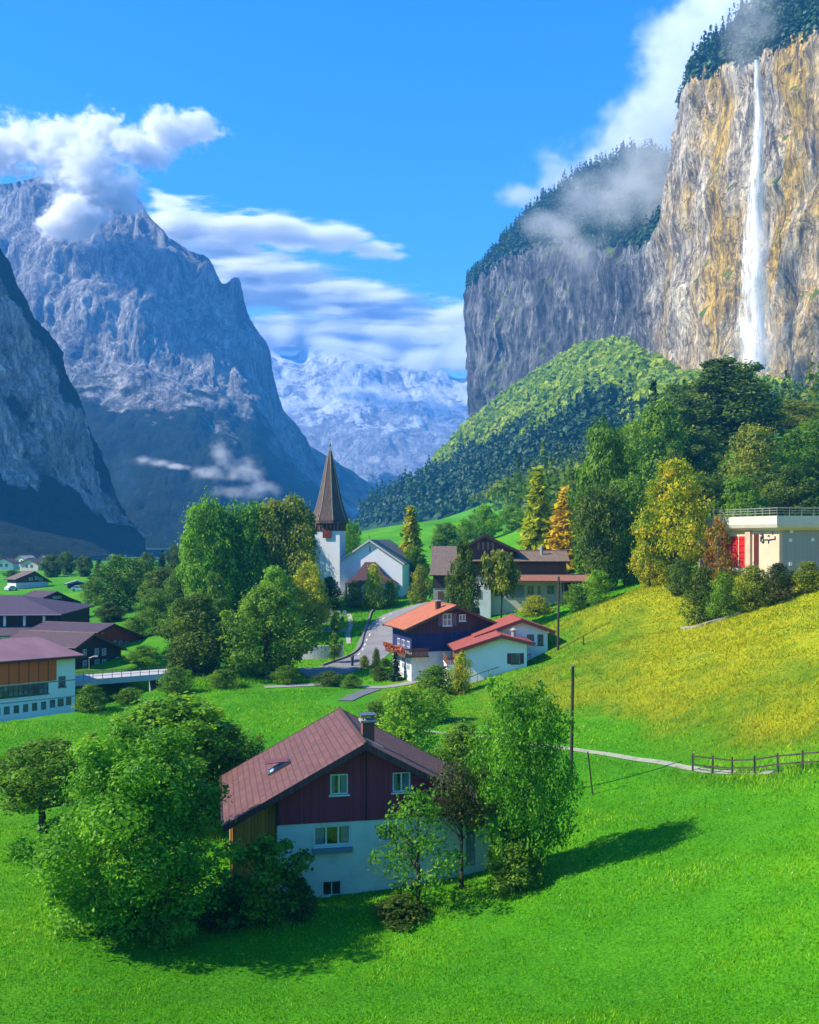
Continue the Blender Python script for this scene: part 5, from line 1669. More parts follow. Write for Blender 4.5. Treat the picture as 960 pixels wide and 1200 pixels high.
LEAF = {
    'green': leaf_mat('leaves_green', (0.047, 0.124, 0.008), (0.130, 0.260, 0.014), (0.283, 0.425, 0.024)),
    'fresh': leaf_mat('leaves_fresh', (0.065, 0.189, 0.009), (0.171, 0.362, 0.015), (0.392, 0.573, 0.027)),
    'dark': leaf_mat('leaves_dark', (.026, .066, .007), (.080, .145, .012), (.20, .27, .022)),
    'olive': leaf_mat('leaves_olive', (0.081, 0.129, 0.012), (0.212, 0.264, 0.021), (0.424, 0.408, 0.033)),
    'yellowgreen': leaf_mat('leaves_yellowgreen', (0.111, 0.192, 0.008), (0.290, 0.384, 0.013), (0.553, 0.550, 0.020), (0.636, 0.486, 0.019), .2),
    'gold': leaf_mat('leaves_gold', (0.304, 0.205, 0.006), (0.719, 0.448, 0.013), (0.800, 0.666, 0.023)),
    'larch': leaf_mat('needles_larch', (0.179, 0.227, 0.012), (0.424, 0.453, 0.018), (0.686, 0.635, 0.031)),
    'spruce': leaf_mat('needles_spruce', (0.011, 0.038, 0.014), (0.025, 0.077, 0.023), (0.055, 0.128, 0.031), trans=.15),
    'plum': leaf_mat('leaves_plum', (.020, .048, .010), (.055, .095, .018), (.13, .17, .030), (.10, .055, .03), .0),
    'russet': leaf_mat('leaves_russet', (.12, .095, .012), (.32, .20, .02), (.50, .36, .03), (.42, .07, .03), .0),
    'near': leaf_mat('leaves_near', (0.033, 0.136, 0.007), (0.090, 0.280, 0.012), (0.244, 0.484, 0.021)),
    'wood': leaf_mat('leaves_hillside', (.08, .17, .006), (.22, .35, .010), (.44, .52, .018)),
}
t = NT('bark')
c = t.coord()
n = t.noise(t.map(c, (6, 6, 1.2)), 1.0, 5, .7)
BARK = t.done(t.bsdf(t.ramp(n, [(.3, (.028, .020, .014)), (.7, (.11, .085, .06))]), .9, t.bump(n, .8, .05)))


def leaves_mesh(name, C, A, B, tone, mat):
    """Leaf rhombs: centres C, half axes A and B (n,3)."""
    n = len(C)
    V = np.empty((n, 4, 3))
    V[:, 0] = C - A; V[:, 1] = C - B * 1.0 + A * .1; V[:, 2] = C + A; V[:, 3] = C + B * 1.0 + A * .1
    me = new_mesh(name, V.reshape(-1, 3), np.arange(n * 4).reshape(n, 4), mat)
    a = me.attributes.new('tone', 'FLOAT', 'POINT')
    a.data.foreach_set('value', np.repeat(np.clip(tone, 0, 1), 4).astype(np.float32))
    return me


def unit(v):
    return v / np.maximum(np.linalg.norm(v, axis=1, keepdims=True), 1e-9)


def foliage(rs, lobes, n, size, flat=0.5, shell=0.45, stray=0.12):
    """Leaves gathered in lobes (x, y, z, radius, squash) - dense towards each lobe's skin, some straying out."""
    L = np.array(lobes, float)
    w = L[:, 3] ** 1.75; w /= w.sum()
    k = rs.choice(len(L), n, p=w)
    d = unit(rs.normal(size=(n, 3)))
    r = (1 - shell) + shell * rs.random(n) ** .5
    st = rs.random(n) < stray
    r = np.where(st, 1 + .40 * rs.random(n) ** 1.5, r)
    bump = 1 + .34 * vnoise(d * 2.6 + k[:, None] * 7.3, 5)
    r = r * bump
    off = d * (r * L[k, 3])[:, None]
    off[:, 2] *= L[k, 4]
    C = L[k, :3] + off
    nrm = unit(d * .9 + rs.normal(size=(n, 3)) * flat + np.array([0, 0, .35]))
    a = unit(np.cross(nrm, rs.normal(size=(n, 3))))
    b = np.cross(nrm, a)
    s = size * (.5 + .95 * rs.random(n) ** 1.4)
    lobe_tone = rs.random(len(L))
    tone = .55 * rs.random(n) + .45 * lobe_tone[k]
    return C, a * s[:, None] * .5, b * s[:, None] * .30, tone


def limbs(rs, H, r0, lobes, base_frac=.25, lean=(0, 0), stems=1, n_limb=14):
    """Trunk and main limbs as one tapered mesh."""
    m = MB()
    for s in range(stems):
        ox = 0 if stems == 1 else math.cos(s * 2.4) * r0 * 1.2
        oy = 0 if stems == 1 else math.sin(s * 2.4) * r0 * 1.2
        pts = [Vector((ox, oy, -.6))]
        for k in range(1, 7):
            f = k / 6
            pts.append(Vector((ox * (1 + 3 * f) + lean[0] * f * H + rs.normal() * .012 * H * f, oy * (1 + 3 * f) + lean[1] * f * H + rs.normal() * .012 * H * f, f * H * .82)))
        for k in range(6):
            m.bar(pts[k], pts[k + 1] + (pts[k + 1] - pts[k]) * .02, r0 * (1.25 if k == 0 else 1) * (1 - k / 6.6), r0 * (1 - (k + 1) / 6.6), 7)
        for j in rs.choice(len(lobes), min(n_limb // stems + 1, len(lobes)), replace=False):
            L = lobes[j]
            tgt = Vector(L[:3])
            f = min(.8, max(base_frac, (tgt.z / H) * .62))
            q_ = f / .82 * 6 if f < .8 else 5.9
            i = min(5, int(q_)); st = pts[i].lerp(pts[i + 1], q_ - i)
            mid = st.lerp(tgt, .5) + Vector((0, 0, -.03 * H))
            rr = r0 * (1 - f) * .55
            m.bar(st, mid, rr, rr * .62, 5).bar(mid, st.lerp(tgt, 1.05), rr * .62, rr * .15, 5)
    return m


def broad_lobes(rs, H, W, z0=.18, z1=1.0, n=26, top=.5, lr=(.17, .27), sq=.85, hi=.88):
    """Lobes over an egg-shaped crown: top sets how narrow the head is."""
    out = []
    ph = rs.random(3) * 6.28
    for k in range(n):
        f = (k + .5) / n
        z = z0 + (z1 - z0) * (1 - (1 - f) ** 1.15)
        u = (z - z0) / (z1 - z0)
        prof = math.sin(math.pi * min(.97, max(0.0, u ** top * hi + .08))) ** .6
        R = W * .5 * prof
        a = k * 2.39996 + rs.normal() * .25
        lrad = W * rs.uniform(*lr) * (.55 + .45 * prof)
        R *= 1 + .22 * math.sin(2 * a + ph[0] + 3.1 * z) + .14 * math.sin(3 * a + ph[1] - 5 * z)
        rr = max(0, R - lrad * .75) * rs.uniform(.70, 1.16)
        out.append((rr * math.cos(a), rr * math.sin(a), z * H - lrad * .5, lrad, sq * rs.uniform(.8, 1.1)))
    for k in range(int(n * 1.3)):
        j = rs.randint(n)
        x, y, z, lr_, sq_ = out[j]
        d = rs.normal(size=3); d[2] = abs(d[2]) * .7; d /= np.linalg.norm(d)
        o = np.array([x, y, 0]); o /= max(1e-6, np.linalg.norm(o))
        d = d + o * .8; d /= np.linalg.norm(d)
        e = lr_ * rs.uniform(.85, 1.25)
        out.append((x + d[0] * e, y + d[1] * e, z + d[2] * e * sq_, W * rs.uniform(.035, .075), 1.0))
    return out


def conifer(rs, H, R, size, droop=.35, whorls=34, per=8, dens=9, fluff=.5, base=.06):
    C, A, B, T = [], [], [], []
    for k in range(whorls):
        f = base + (1 - base) * (k + rs.random() * .7) / whorls
        r = R * (1 - f) ** .72 * rs.uniform(.75, 1.12) + .02 * R
        npb = max(3, int(per * (1 - f * .5)))
        for j in range(npb):
            a = 2 * math.pi * (j + rs.random()) / npb
            L = r * rs.uniform(.65, 1.1)
            tn = rs.random()
            nn = max(2, int(dens * L / R) + 1)
            for i in range(nn):
                q_ = (i + .6) / nn
                x = L * q_
                z = f * H - droop * x * q_ + rs.normal() * .01 * H
                p = np.array([x * math.cos(a), x * math.sin(a), z])
                d = np.array([math.cos(a), math.sin(a), -droop * 1.3])
                s = size * rs.uniform(.7, 1.2)
                side = np.array([-math.sin(a), math.cos(a), rs.normal() * .5])
                up = rs.normal(size=3) * fluff * .5
                C.append(p + side * rs.normal() * s * .35); A.append((d + up) * s * .5); B.append((side + rs.normal(size=3) * fluff * .4) * s * .34)
                T.append(.5 * rs.random() + .5 * tn)
    return np.array(C), np.array(A), np.array(B), np.array(T)


TREE = {}


def tree_kind(kind, seed=1, n=8000, leaf=.6, **kw):
    """Crown and trunk meshes of one kind of tree at a nominal size; returns (crown, trunk, H, W)."""
    key = (kind, seed)
    if key in TREE:
        return TREE[key]
    rs = np.random.RandomState(seed * 31 + len(kind))
    if kind == 'spruce':
        H, W = 20.0, 8.0
        d = conifer(rs, H, W / 2, leaf or 1.0, **kw)
        tm = MB().bar((0, 0, -.6), (0, 0, H * .95), .24, .04, 7)
    elif kind == 'larch':
        H, W = 20.0, 8.5
        d = conifer(rs, H, W / 2, leaf or .9, droop=.12, whorls=64, per=11, dens=13, fluff=1.8, base=.04)
        tm = MB().bar((0, 0, -.6), (0, 0, H * .95), .24, .04, 7)
    else:
        H, W = 16.0, 12.0
        par = dict(round=dict(z0=.10, top=.95, n=28, lr=(.13, .27)), tall=dict(z0=.04, hi=.78, top=1.15, n=30, lr=(.15, .29)), bush=dict(z0=.04, top=.8, n=20, lr=(.2, .3)),
                   open=dict(z0=.24, top=1.1, n=20, lr=(.13, .21)), spread=dict(z0=.34, top=1.2, n=20, lr=(.15, .24), sq=.7), column=dict(z0=.05, top=.75, n=22, lr=(.28, .42)))[kind]
        kw = dict(kw)
        if 'n_lobes' in kw: kw['n'] = kw.pop('n_lobes')
        par.update(kw)
        lb = broad_lobes(rs, H, W, **par)
        d = foliage(rs, lb, n, leaf, stray=.24 if kind in ('open', 'spread') else .15, shell=.85 if kind == 'open' else .5)
        tm = limbs(rs, H, .026 * H, lb, stems=3 if kind == 'bush' else 1)
    cm = leaves_mesh('crown', *d, LEAF['green'])
    TREE[key] = (cm, tm.mesh('trunk', BARK, True), H, W)
    return TREE[key]


def tree(name, label, px, d, w_px, top, mat, kind, seed=1, base_py=None, group=None, rot=None, cat=None, dz=0.0, **kw):
    """A tree standing on the ground at photo column px and distance d, reaching up to row top."""
    cm, tm, H, W = tree_kind(kind, seed, **kw)
    b = on_ground(px, d)
    if base_py is not None:
        b.z = at(px, base_py, d).z
    b.z += dz
    h = at(px, top, d).z - b.z
    w = w_px * d / F_PX * (1.0 if kind in ('spruce', 'larch') else .87)
    r = thing(name, label, cat or ('bush' if 'bush' in name or 'shrub' in name or 'hedge' in name else 'tree'), b, 0, group)
    r.rotation_euler = (0, 0, (seed * 1.7 + px * .37) % 6.28 if rot is None else rot)
    r.scale = (w / W, w / W, h / H)
    c_ = link('crown', cm, r)
    c_.material_slots[0].link = 'OBJECT'; c_.material_slots[0].material = LEAF[mat]
    link('trunk', tm, r)
    return r


# --- around the foreground chalet
tree('leafy_tree', 'broad bushy green tree with branches to the grass, left of the meadow chalet', 155, 54.5, 245, 858, 'near', 'round', 11, n=70000, leaf=.30, z0=.06, hi=.84, lr=(.12, .24), n_lobes=48)
tree('apple_tree', 'spreading old apple tree with crooked limb at the left edge of the meadow', 50, 71, 165, 868, 'green', 'spread', 12, n=18000, leaf=.40)
tree('leafy_tree', 'wide green tree behind the bushy tree, showing above it towards the stream', 192, 76, 215, 820, 'fresh', 'round', 13, n=26000, leaf=.45)
tree('leafy_tree', 'dull green tree brushing the left eave of the meadow chalet', 272, 76.5, 105, 852, 'green', 'round', 14, n=15000, leaf=.42)
tree('small_tree', 'small open leafed tree against the honey boards at the chalet corner', 312, 57, 98, 978, 'green', 'open', 15, n=5200, leaf=.85, z0=.12)
tree('small_tree', 'airy young tree with thin leaves in front of the white chalet wall', 490, 58.5, 118, 925, 'near', 'open', 16, n=3800, leaf=.52, z0=.16, lr=(.12, .25))
tree('plum_tree', 'dark plum tree with a reddish tinge covering the right roof corner of the meadow chalet', 541, 60.9, 84, 893, 'plum', 'spread', 17, n=6500, leaf=.42, z0=.60)
tree('leafy_tree', 'tall narrow dark green tree at the right end of the meadow chalet', 613, 61, 124, 802, 'near', 'tall', 18, n=34000, leaf=.34, z0=.03, lr=(.13, .26), n_lobes=44)
tree('shrub', 'low dark shrub at the foot of the tall narrow tree beside the chalet', 604, 59.5, 70, 990, 'green', 'bush', 19, n=7000, leaf=.9)
tree('shrub', 'dark low shrub under the airy young tree', 470, 57.2, 74, 1050, 'dark', 'bush', 19)
tree('shrub', 'dark shrub in the shade under the bushy tree by the lean-to', 262, 56.5, 84, 1040, 'dark', 'bush', 19)
tree('shrub', 'small dark shrub by the cellar window', 352, 58, 44, 1030, 'dark', 'bush', 19)
# --- between the meadow chalet and the road
tree('bush', 'loose green bush behind the chimney of the meadow chalet', 476, 92, 84, 806, 'fresh', 'bush', 21, n=9000, leaf=.62)
tree('bush', 'green bush behind the right roof slope of the meadow chalet', 540, 82, 80, 846, 'green', 'bush', 22, n=9000, leaf=.62)
tree('bush', 'dark green bush below the balcony of the orange roofed chalet', 512, 121, 66, 780, 'green', 'bush', 21)
tree('bush', 'yellowish shrub at the corner of the white red roofed house', 540, 119, 28, 764, 'yellowgreen', 'bush', 22)
tree('bush', 'mid green bush on the slope below the white red roofed house', 505, 107, 52, 806, 'fresh', 'bush', 22)
tree('bush', 'grey green bush beside the dark pavement behind the chalet roof', 440, 103, 50, 822, 'green', 'bush', 21)
tree('cypress', 'dark clipped column of evergreen beside the road', 441, 143, 13, 760, 'dark', 'column', 23, n=5000, leaf=.9)
tree('spruce_tree', 'little dark spruce in front of the orange roofed chalet', 463, 136, 22, 764, 'spruce', 'spruce', 24, leaf=1.3)
tree('bush', 'round dark clipped bush beside the little spruce', 446, 137, 26, 781, 'dark', 'bush', 22)
tree('bush', 'small round bush on the kerb by the clipped evergreen', 427, 146, 15, 768, 'olive', 'bush', 21)
tree('bush', 'dark bush behind the clipped column by the road', 452, 146, 16, 772, 'dark', 'bush', 21)
# --- trees between the village and the church
G = 'tall trees beside the church'
tree('leafy_tree', 'tall bright green tree, first from the left in the group by the church', 243, 186, 80, 589, 'fresh', 'tall', 31, n=24000, leaf=.52, group=G)
tree('leafy_tree', 'tall green tree in the middle of the group by the church', 291, 190, 86, 590, 'fresh', 'tall', 32, n=24000, leaf=.52, group=G)
tree('leafy_tree', 'tall olive green tree next to the church tower', 338, 192, 80, 584, 'olive', 'tall', 33, n=24000, leaf=.52, group=G)
tree('leafy_tree', 'bushy tree turning yellow in front of the church tower', 362, 172, 58, 660, 'yellowgreen', 'round', 34, n=17000, leaf=.50)
tree('leafy_tree', 'lower green tree below the olive tree by the church', 322, 168, 66, 664, 'fresh', 'round', 35, n=17000, leaf=.50)
tree('leafy_tree', 'pale green tree behind the church between tower and nave', 410, 236, 36, 611, 'fresh', 'round', 34)
tree('leafy_tree', 'slim dark tree squeezed between the tall group and the tower', 360, 206, 30, 622, 'green', 'tall', 32)
tree('leafy_tree', 'large dark green round tree beside the road bridge', 228, 143, 94, 698, 'dark', 'round', 36, n=24000, leaf=.48)
tree('leafy_tree', 'large mid green tree between the dark round tree and the graveyard', 312, 141, 104, 688, 'green', 'round', 37, n=24000, leaf=.48)
tree('leafy_tree', 'round green tree standing in the valley field behind the red gabled house', 140, 222, 74, 652, 'green', 'round', 34, rot=2.0)
tree('leafy_tree', 'dark green tree between the round field tree and the tall group', 196, 206, 62, 664, 'dark', 'tall', 31)
tree('leafy_tree', 'smaller green tree in front of the tall bright tree', 252, 165, 56, 672, 'green', 'round', 35)
tree('leafy_tree', 'mid green tree behind the red gabled house roof', 182, 190, 48, 690, 'green', 'round', 35)
for k, (px_, d_, w_, tp_, mt_, kd_, sd_, lb_) in enumerate((
        (112, 238, 34, 676, 'green', 'round', 35, 'rounded green tree behind the right end of the dark red chalet'),
        (163, 240, 46, 657, 'green', 'round', 37, 'green tree just right of the round field tree'),
        (182, 212, 40, 676, 'fresh', 'round', 34, 'fresh green tree in front of the dark tree beside the tall group'),
        (214, 196, 40, 664, 'green', 'tall', 33, 'green tree under the left edge of the tall group'),
        (208, 172, 42, 706, 'green', 'round', 35, 'low green tree above the dark round tree by the bridge'),
        (128, 206, 40, 706, 'dark', 'round', 36, 'dark low tree behind the dark plum roof'),
        (160, 182, 40, 722, 'green', 'bush', 22, 'green bushes behind the red gabled house'),
        (88, 214, 34, 709, 'olive', 'bush', 21, 'olive bush in front of the dark red chalet'),
        (270, 240, 50, 640, 'dark', 'round', 36, 'dark tree seen between the tall trees by the church'))):
    tree('leafy_tree' if kd_ != 'bush' else 'bush', lb_, px_, d_, w_, tp_, mt_, kd_, sd_)
G2 = 'dark trees far across the valley field'
for k, (px_, d_, w_, tp_, mt_, kd_, lb_) in enumerate((
        (60, 350, 24, 650, 'dark', 'tall', 'dark tree right of the small brown chalet across the field'),
        (78, 360, 26, 647, 'dark', 'round', 'taller dark tree behind the grey roofed shed'),
        (99, 345, 24, 652, 'dark', 'tall', 'dark narrow tree just left of the round field tree'),
        (116, 330, 22, 655, 'spruce', 'spruce', 'pointed dark spruce touching the round field tree'),
        (172, 320, 26, 648, 'dark', 'round', 'dark far tree right of the round field tree'),
        (190, 340, 22, 645, 'spruce', 'spruce', 'dark spruce tip above the trees left of the tall group'),
        (206, 330, 24, 640, 'dark', 'tall', 'dark far tree just left of the tall bright tree'),
        (14, 360, 22, 668, 'dark', 'bush', 'dark bush at the far left of the valley field'))):
    tree('far_tree', lb_, px_, d_, w_, tp_, mt_, kd_, {'tall': 31, 'round': 34, 'spruce': 24, 'bush': 22}[kd_], group=G2)
tree('bush', 'round bush at the right corner of the long white building', 106, 117, 44, 802, 'green', 'bush', 21)
tree('hedge_bush', 'bright green hedge bush beside the bridge and the dark timber chalet', 168, 152, 52, 756, 'fresh', 'round', 35)
tree('bush', 'green bush under the bridge parapet near the stream', 150, 121, 34, 806, 'green', 'bush', 22)
tree('bush', 'green bush at the stream edge below the dark round tree', 205, 128, 46, 782, 'green', 'bush', 21)
tree('bush', 'green bush at the meadow edge below the large mid green tree', 262, 132, 44, 784, 'green', 'bush', 22)
tree('bush', 'low green bush beside the graveyard wall', 335, 136, 42, 780, 'green', 'bush', 21)
tree('bush', 'low dark bush by the pavement below the graveyard', 385, 134, 36, 786, 'dark', 'bush', 22)
tree('bush', 'small leafy bush between the graveyard wall and the road bend', 412, 132, 28, 790, 'green', 'bush', 21)
# --- around the church
tree('small_tree', 'small golden tree in front of the church porch', 438, 192, 28, 662, 'larch', 'column', 23)
tree('bush', 'olive bush left of the golden tree at the church', 416, 193, 34, 682, 'olive', 'bush', 22)
tree('bush', 'green bush right of the golden tree at the church', 457, 194, 26, 680, 'green', 'bush', 21)
tree('bush', 'dark bush at the foot of the church tower', 386, 194, 36, 676, 'dark', 'bush', 21)
tree('young_tree', 'thin young tree standing in the graveyard lawn', 394, 168, 16, 716, 'green', 'open', 38, n=3000, leaf=1.1)
tree('young_tree', 'thin dark tree at the graveyard wall', 392, 150, 18, 742, 'green', 'open', 38)
tree('larch_tree', 'yellow green larch beside the church nave', 482, 226, 46, 594, 'yellowgreen', 'larch', 41, leaf=.85)
tree('bush', 'olive bush between the larch and the farmhouse', 494, 188, 32, 662, 'olive', 'bush', 22)
tree('leafy_tree', 'green tree at the foot of the larch by the nave', 484, 215, 36, 640, 'green', 'round', 35)
tree('leafy_tree', 'round dark green tree behind the left end of the farmhouse', 522, 282, 46, 613, 'green', 'round', 34)
tree('leafy_tree', 'bright round tree behind the farmhouse gable', 568, 292, 46, 592, 'fresh', 'round', 35)
tree('leafy_tree', 'bright bushy tree right of the farmhouse gable', 600, 300, 44, 593, 'fresh', 'round', 34)
tree('leafy_tree', 'low bright tree between the two round trees behind the farmhouse', 546, 288, 34, 608, 'fresh', 'bush', 22)
tree('larch_tree', 'tall green larch behind the right end of the farmhouse', 631, 212, 60, 549, 'larch', 'larch', 41, base_py=672)
tree('larch_tree', 'golden yellow larch beside the green one', 663, 208, 66, 571, 'gold', 'larch', 42, leaf=.85, base_py=672)
tree('leafy_tree', 'dark tree in front of the farmhouse left gable', 543, 151, 44, 636, 'dark', 'round', 36)
tree('young_tree', 'slim tree with bare straight trunk in front of the farmhouse', 588, 150, 50, 646, 'olive', 'spread', 39, n=5000, leaf=.95, z0=.60)
tree('bush', 'sunlit yellow bush on the bank below the farmhouse', 628, 158, 46, 698, 'yellowgreen', 'bush', 22)
tree('bush', 'green bush on the bank beside the dark pole', 678, 150, 44, 684, 'green', 'bush', 21)
tree('bush', 'grey green bush where the bank meets the big trees', 702, 148, 40, 668, 'fresh', 'bush', 22)
# --- the big trees on the right
G3 = 'large trees on the slope at the right'
tree('leafy_tree', 'huge dark green tree right of the golden larch', 712, 182, 84, 500, 'green', 'tall', 31, group=G3, base_py=692)
tree('leafy_tree', 'dark tree below the huge one, reaching down to the bank', 705, 164, 66, 570, 'dark', 'tall', 32, group=G3)
tree('spruce_tree', 'pointed dark spruce standing out against the grey rock', 766, 268, 44, 446, 'spruce', 'spruce', 25, leaf=1.2, group=G3)
tree('leafy_tree', 'broad dark crowned tree highest on the slope below the waterfall', 848, 262, 150, 424, 'dark', 'round', 36, group=G3)
tree('leafy_tree', 'green tree behind the yellow green tree, left of the broad crowned one', 772, 232, 92, 474, 'green', 'round', 37, group=G3)
tree('leafy_tree', 'olive tree above the garage roof', 884, 205, 92, 500, 'olive', 'round', 37, group=G3)
tree('leafy_tree', 'dark green tree at the right edge above the garage', 958, 212, 100, 492, 'green', 'round', 34, group=G3)
tree('leafy_tree', 'dark tree between the olive tree and the right edge', 925, 186, 84, 548, 'dark', 'round', 36, group=G3)
tree('leafy_tree', 'green tree directly behind the middle of the garage roof', 866, 172, 78, 560, 'green', 'round', 35, group=G3)
tree('leafy_tree', 'dark green tree behind the left end of the garage', 824, 178, 70, 556, 'dark', 'tall', 32, group=G3)
tree('leafy_tree', 'green tree left of the yellow green tree on the hill', 742, 168, 66, 560, 'green', 'tall', 33, group=G3)
tree('leafy_tree', 'yellow green tree with forked trunk on the crest of the golden hill', 792, 139, 96, 540, 'yellowgreen', 'round', 40, n=24000, leaf=.42, group=G3, z0=.24)
tree('leafy_tree', 'lower yellow green tree left of the forked trunk', 762, 142, 50, 612, 'yellowgreen', 'round', 35)
tree('russet_tree', 'small reddish orange tree in front of the red garage doors', 843, 122, 44, 606, 'russet', 'open', 43, n=3600, leaf=.62, z0=.10)
for k, (px_, d_, w_, tp_, mt_, kd_, sd_, lb_) in enumerate((
        (690, 250, 70, 545, 'dark', 'round', 36, 'dark round tree just left behind the huge dark green tree'),
        (735, 255, 70, 500, 'green', 'round', 35, 'green tree behind the huge dark green tree, below the pointed spruce'),
        (805, 285, 80, 455, 'green', 'round', 34, 'green tree between the pointed spruce and the broad crowned tree'),
        (930, 280, 90, 470, 'olive', 'round', 35, 'olive tree right of the broad crowned tree, under the rock'),
        (985, 290, 90, 480, 'green', 'round', 37, 'green tree cut by the right edge, under the rock'),
        (1050, 215, 100, 505, 'green', 'round', 34, 'green tree beyond the right end of the garage'),
        (1110, 190, 100, 520, 'dark', 'round', 36, 'dark tree beyond the right end of the garage'),
        (1180, 230, 110, 500, 'green', 'round', 37, 'large green tree further along the slope past the garage'),
        (820, 235, 76, 510, 'dark', 'tall', 31, 'dark tree in the middle of the slope behind the garage trees'),
        (910, 240, 80, 525, 'green', 'round', 34, 'green tree in the middle of the slope right of the olive tree'),
        (790, 205, 60, 530, 'dark', 'round', 36, 'dark tree directly behind the yellow green tree'),
        (660, 268, 46, 590, 'dark', 'tall', 32, 'dark tree behind the two larches'))):
    tree('leafy_tree', lb_, px_, d_, w_, tp_, mt_, kd_, sd_, group=G3)
G4 = 'shrubs on the hill below the garage'
tree('shrub', 'dark green shrub under the yellow green tree on the hill', 822, 122, 50, 664, 'dark', 'bush', 21, group=G4)
tree('shrub', 'green shrub below the russet tree', 850, 118, 44, 670, 'green', 'bush', 22, group=G4)
tree('shrub', 'olive green shrub below the sunlit garage wall', 882, 117, 54, 662, 'olive', 'bush', 22, group=G4)
tree('shrub', 'dark leaved shrub below the garage corner', 912, 115, 50, 660, 'plum', 'bush', 21, group=G4)
tree('shrub', 'light shrub at the right edge below the garage', 948, 114, 50, 658, 'olive', 'bush', 21, group=G4)
tree('shrub', 'dark shrub at the trunk of the yellow green tree', 800, 133, 40, 654, 'dark', 'bush', 22, group=G4)

# --- woods too far off to count, as masses
def woods(name, pts, kinds, rs, size, mat, n_broad=46, n_con=30, scale=1.0):
    """One mesh of many small crowns; kinds 0 broadleaf, 1 spruce."""
    C, A, B, T = [], [], [], []
    for (x, y, z), kd in zip(pts, kinds):
        s = scale * rs.uniform(.65, 1.35)
        tn = rs.random()
        if kd == 0:
            r = 5.0 * s
            n = n_broad
            d = unit(rs.normal(size=(n, 3))); d[:, 2] = np.abs(d[:, 2]) * 1.0 - .2
            p = np.array([x, y, z + r * .9]) + d * np.array([r, r, r * 1.1]) * (.75 + .35 * rs.random(n))[:, None]
            nr = unit(d + rs.normal(size=(n, 3)) * .45)
            sz = size * (.7 + .6 * rs.random(n)) * s
        else:
            h = 17.0 * s; r = 3.4 * s
            n = n_con
            f = rs.random(n) ** 1.3
            a = rs.random(n) * 6.283
            rr = r * (1 - f) * (.6 + .5 * rs.random(n))
            p = np.stack([x + rr * np.cos(a), y + rr * np.sin(a), z + f * h], 1)
            nr = unit(np.stack([np.cos(a), np.sin(a), .7 + 0 * a], 1) + rs.normal(size=(n, 3)) * .3)
            sz = size * (1.25 - .7 * f) * s
        a_ = unit(np.cross(nr, rs.normal(size=(n, 3))))
        b_ = np.cross(nr, a_)
        C.append(p); A.append(a_ * sz[:, None] * .5); B.append(b_ * sz[:, None] * .42)
        T.append(np.clip(.45 * rs.random(n) + .55 * tn, 0, 1))
    me = leaves_mesh(name, np.concatenate(C), np.concatenate(A), np.concatenate(B), np.concatenate(T), LEAF[mat])
    return link(name, me, kind='stuff')


rs = np.random.RandomState(77)
def scatter(Gd, i0, i1, j0, j1, n):
    """Random points over the cells of a lofted grid, by area."""
    S = Gd[i0:i1, j0:j1]
    a = S[:-1, :-1]; b = S[1:, :-1]; c = S[:-1, 1:]
    ar = np.linalg.norm(np.cross(b - a, c - a), axis=2)
    k = rs.choice(ar.size, n, p=(ar / ar.sum()).ravel())
    i, j = np.unravel_index(k, ar.shape)
    u, v = rs.random(n)[:, None], rs.random(n)[:, None]
    return a[i, j] + (b[i, j] - a[i, j]) * u + (c[i, j] - a[i, j]) * v, (j + j0)


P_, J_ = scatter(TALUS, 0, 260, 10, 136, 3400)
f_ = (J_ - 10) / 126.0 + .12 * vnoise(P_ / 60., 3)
shade_belt = f_ < .42  # dark spruces below, bright crowns above: the mountain's shadow edge put into colour
woods('forest', P_[~shade_belt], np.zeros((~shade_belt).sum()), rs, 3.0, 'wood', 80, 30, 1.6)
woods('forest', P_[shade_belt], np.where(rs.random(shade_belt.sum()) < .6, 1, 0), rs, 2.8, 'spruce', 70, 40, 1.5)
rows = []
while len(rows) < 2000:
    y_ = rs.uniform(270, 900); x_ = rs.uniform(-20, 560)
    if not (gx[0] < x_ < gx[-1]): continue
    z_ = ground(x_, y_)
    px_, py_ = 480 + x_ / y_ * F_PX, HORIZON - (z_ - CAM_Z) / y_ * F_PX
    if 440 < px_ < 1700 and py_ < np.interp(px_, [440, 480, 520, 560, 600, 660, 720], [618, 612, 602, 594, 602, 620, 640]):
        rows.append((x_, y_, z_))
rows = np.array(rows)
nearw = rows[:, 1] < 420
woods('forest', rows, np.where(rs.random(len(rows)) < .35, 1, 0), rs, 1.9, 'dark', 110, 60, 1.15)
P_, J_ = scatter(WALL, 60, 900, 224, 276, 4200)
woods('forest', P_, np.where(rs.random(len(P_)) < .9, 1, 0), rs, 3.2, 'spruce', 30, 26, 1.1)
# ------------------------------------------------------------------ water
def project(G):
    """Photo pixel of world points (..., 3)."""
    return 480 + G[..., 0] / G[..., 1] * F_PX, HORIZON - (G[..., 2] - CAM_Z) / G[..., 1] * F_PX


def fall_mat(name, dens=1.0):
    t = NT(name)
    uv = t.coord('UV')
    s = t.sep(uv)
    n1 = t.noise(t.map(uv, (5.0, 1.6, 1)), 1.0, 7, .72, .8)
    n2 = t.noise(t.map(uv, (22.0, 1.8, 1)), 1.0, 6, .7)
    edge = t.math('MULTIPLY', t.math('MULTIPLY', s[0], t.math('SUBTRACT', 1.0, s[0])), 4.0)
    a = t.math('ADD', t.math('MULTIPLY', edge, .72 * dens), t.math('ADD', t.math('MULTIPLY', t.math('SUBTRACT', n1, .5), 2.0), t.math('MULTIPLY', t.math('SUBTRACT', n2, .5), 1.9)))
    a = t.ramp(a, [(.30, 0.0), (.95, .95)])
    b = t.node('ShaderNodeBsdfPrincipled')
    b.inputs['Base Color'].default_value = (.86, .88, .90, 1)
    b.inputs['Roughness'].default_value = .8
    t.put(b.inputs['Alpha'], a)
    return t.done(b.outputs[0])


PXW, PYW = project(WALL)


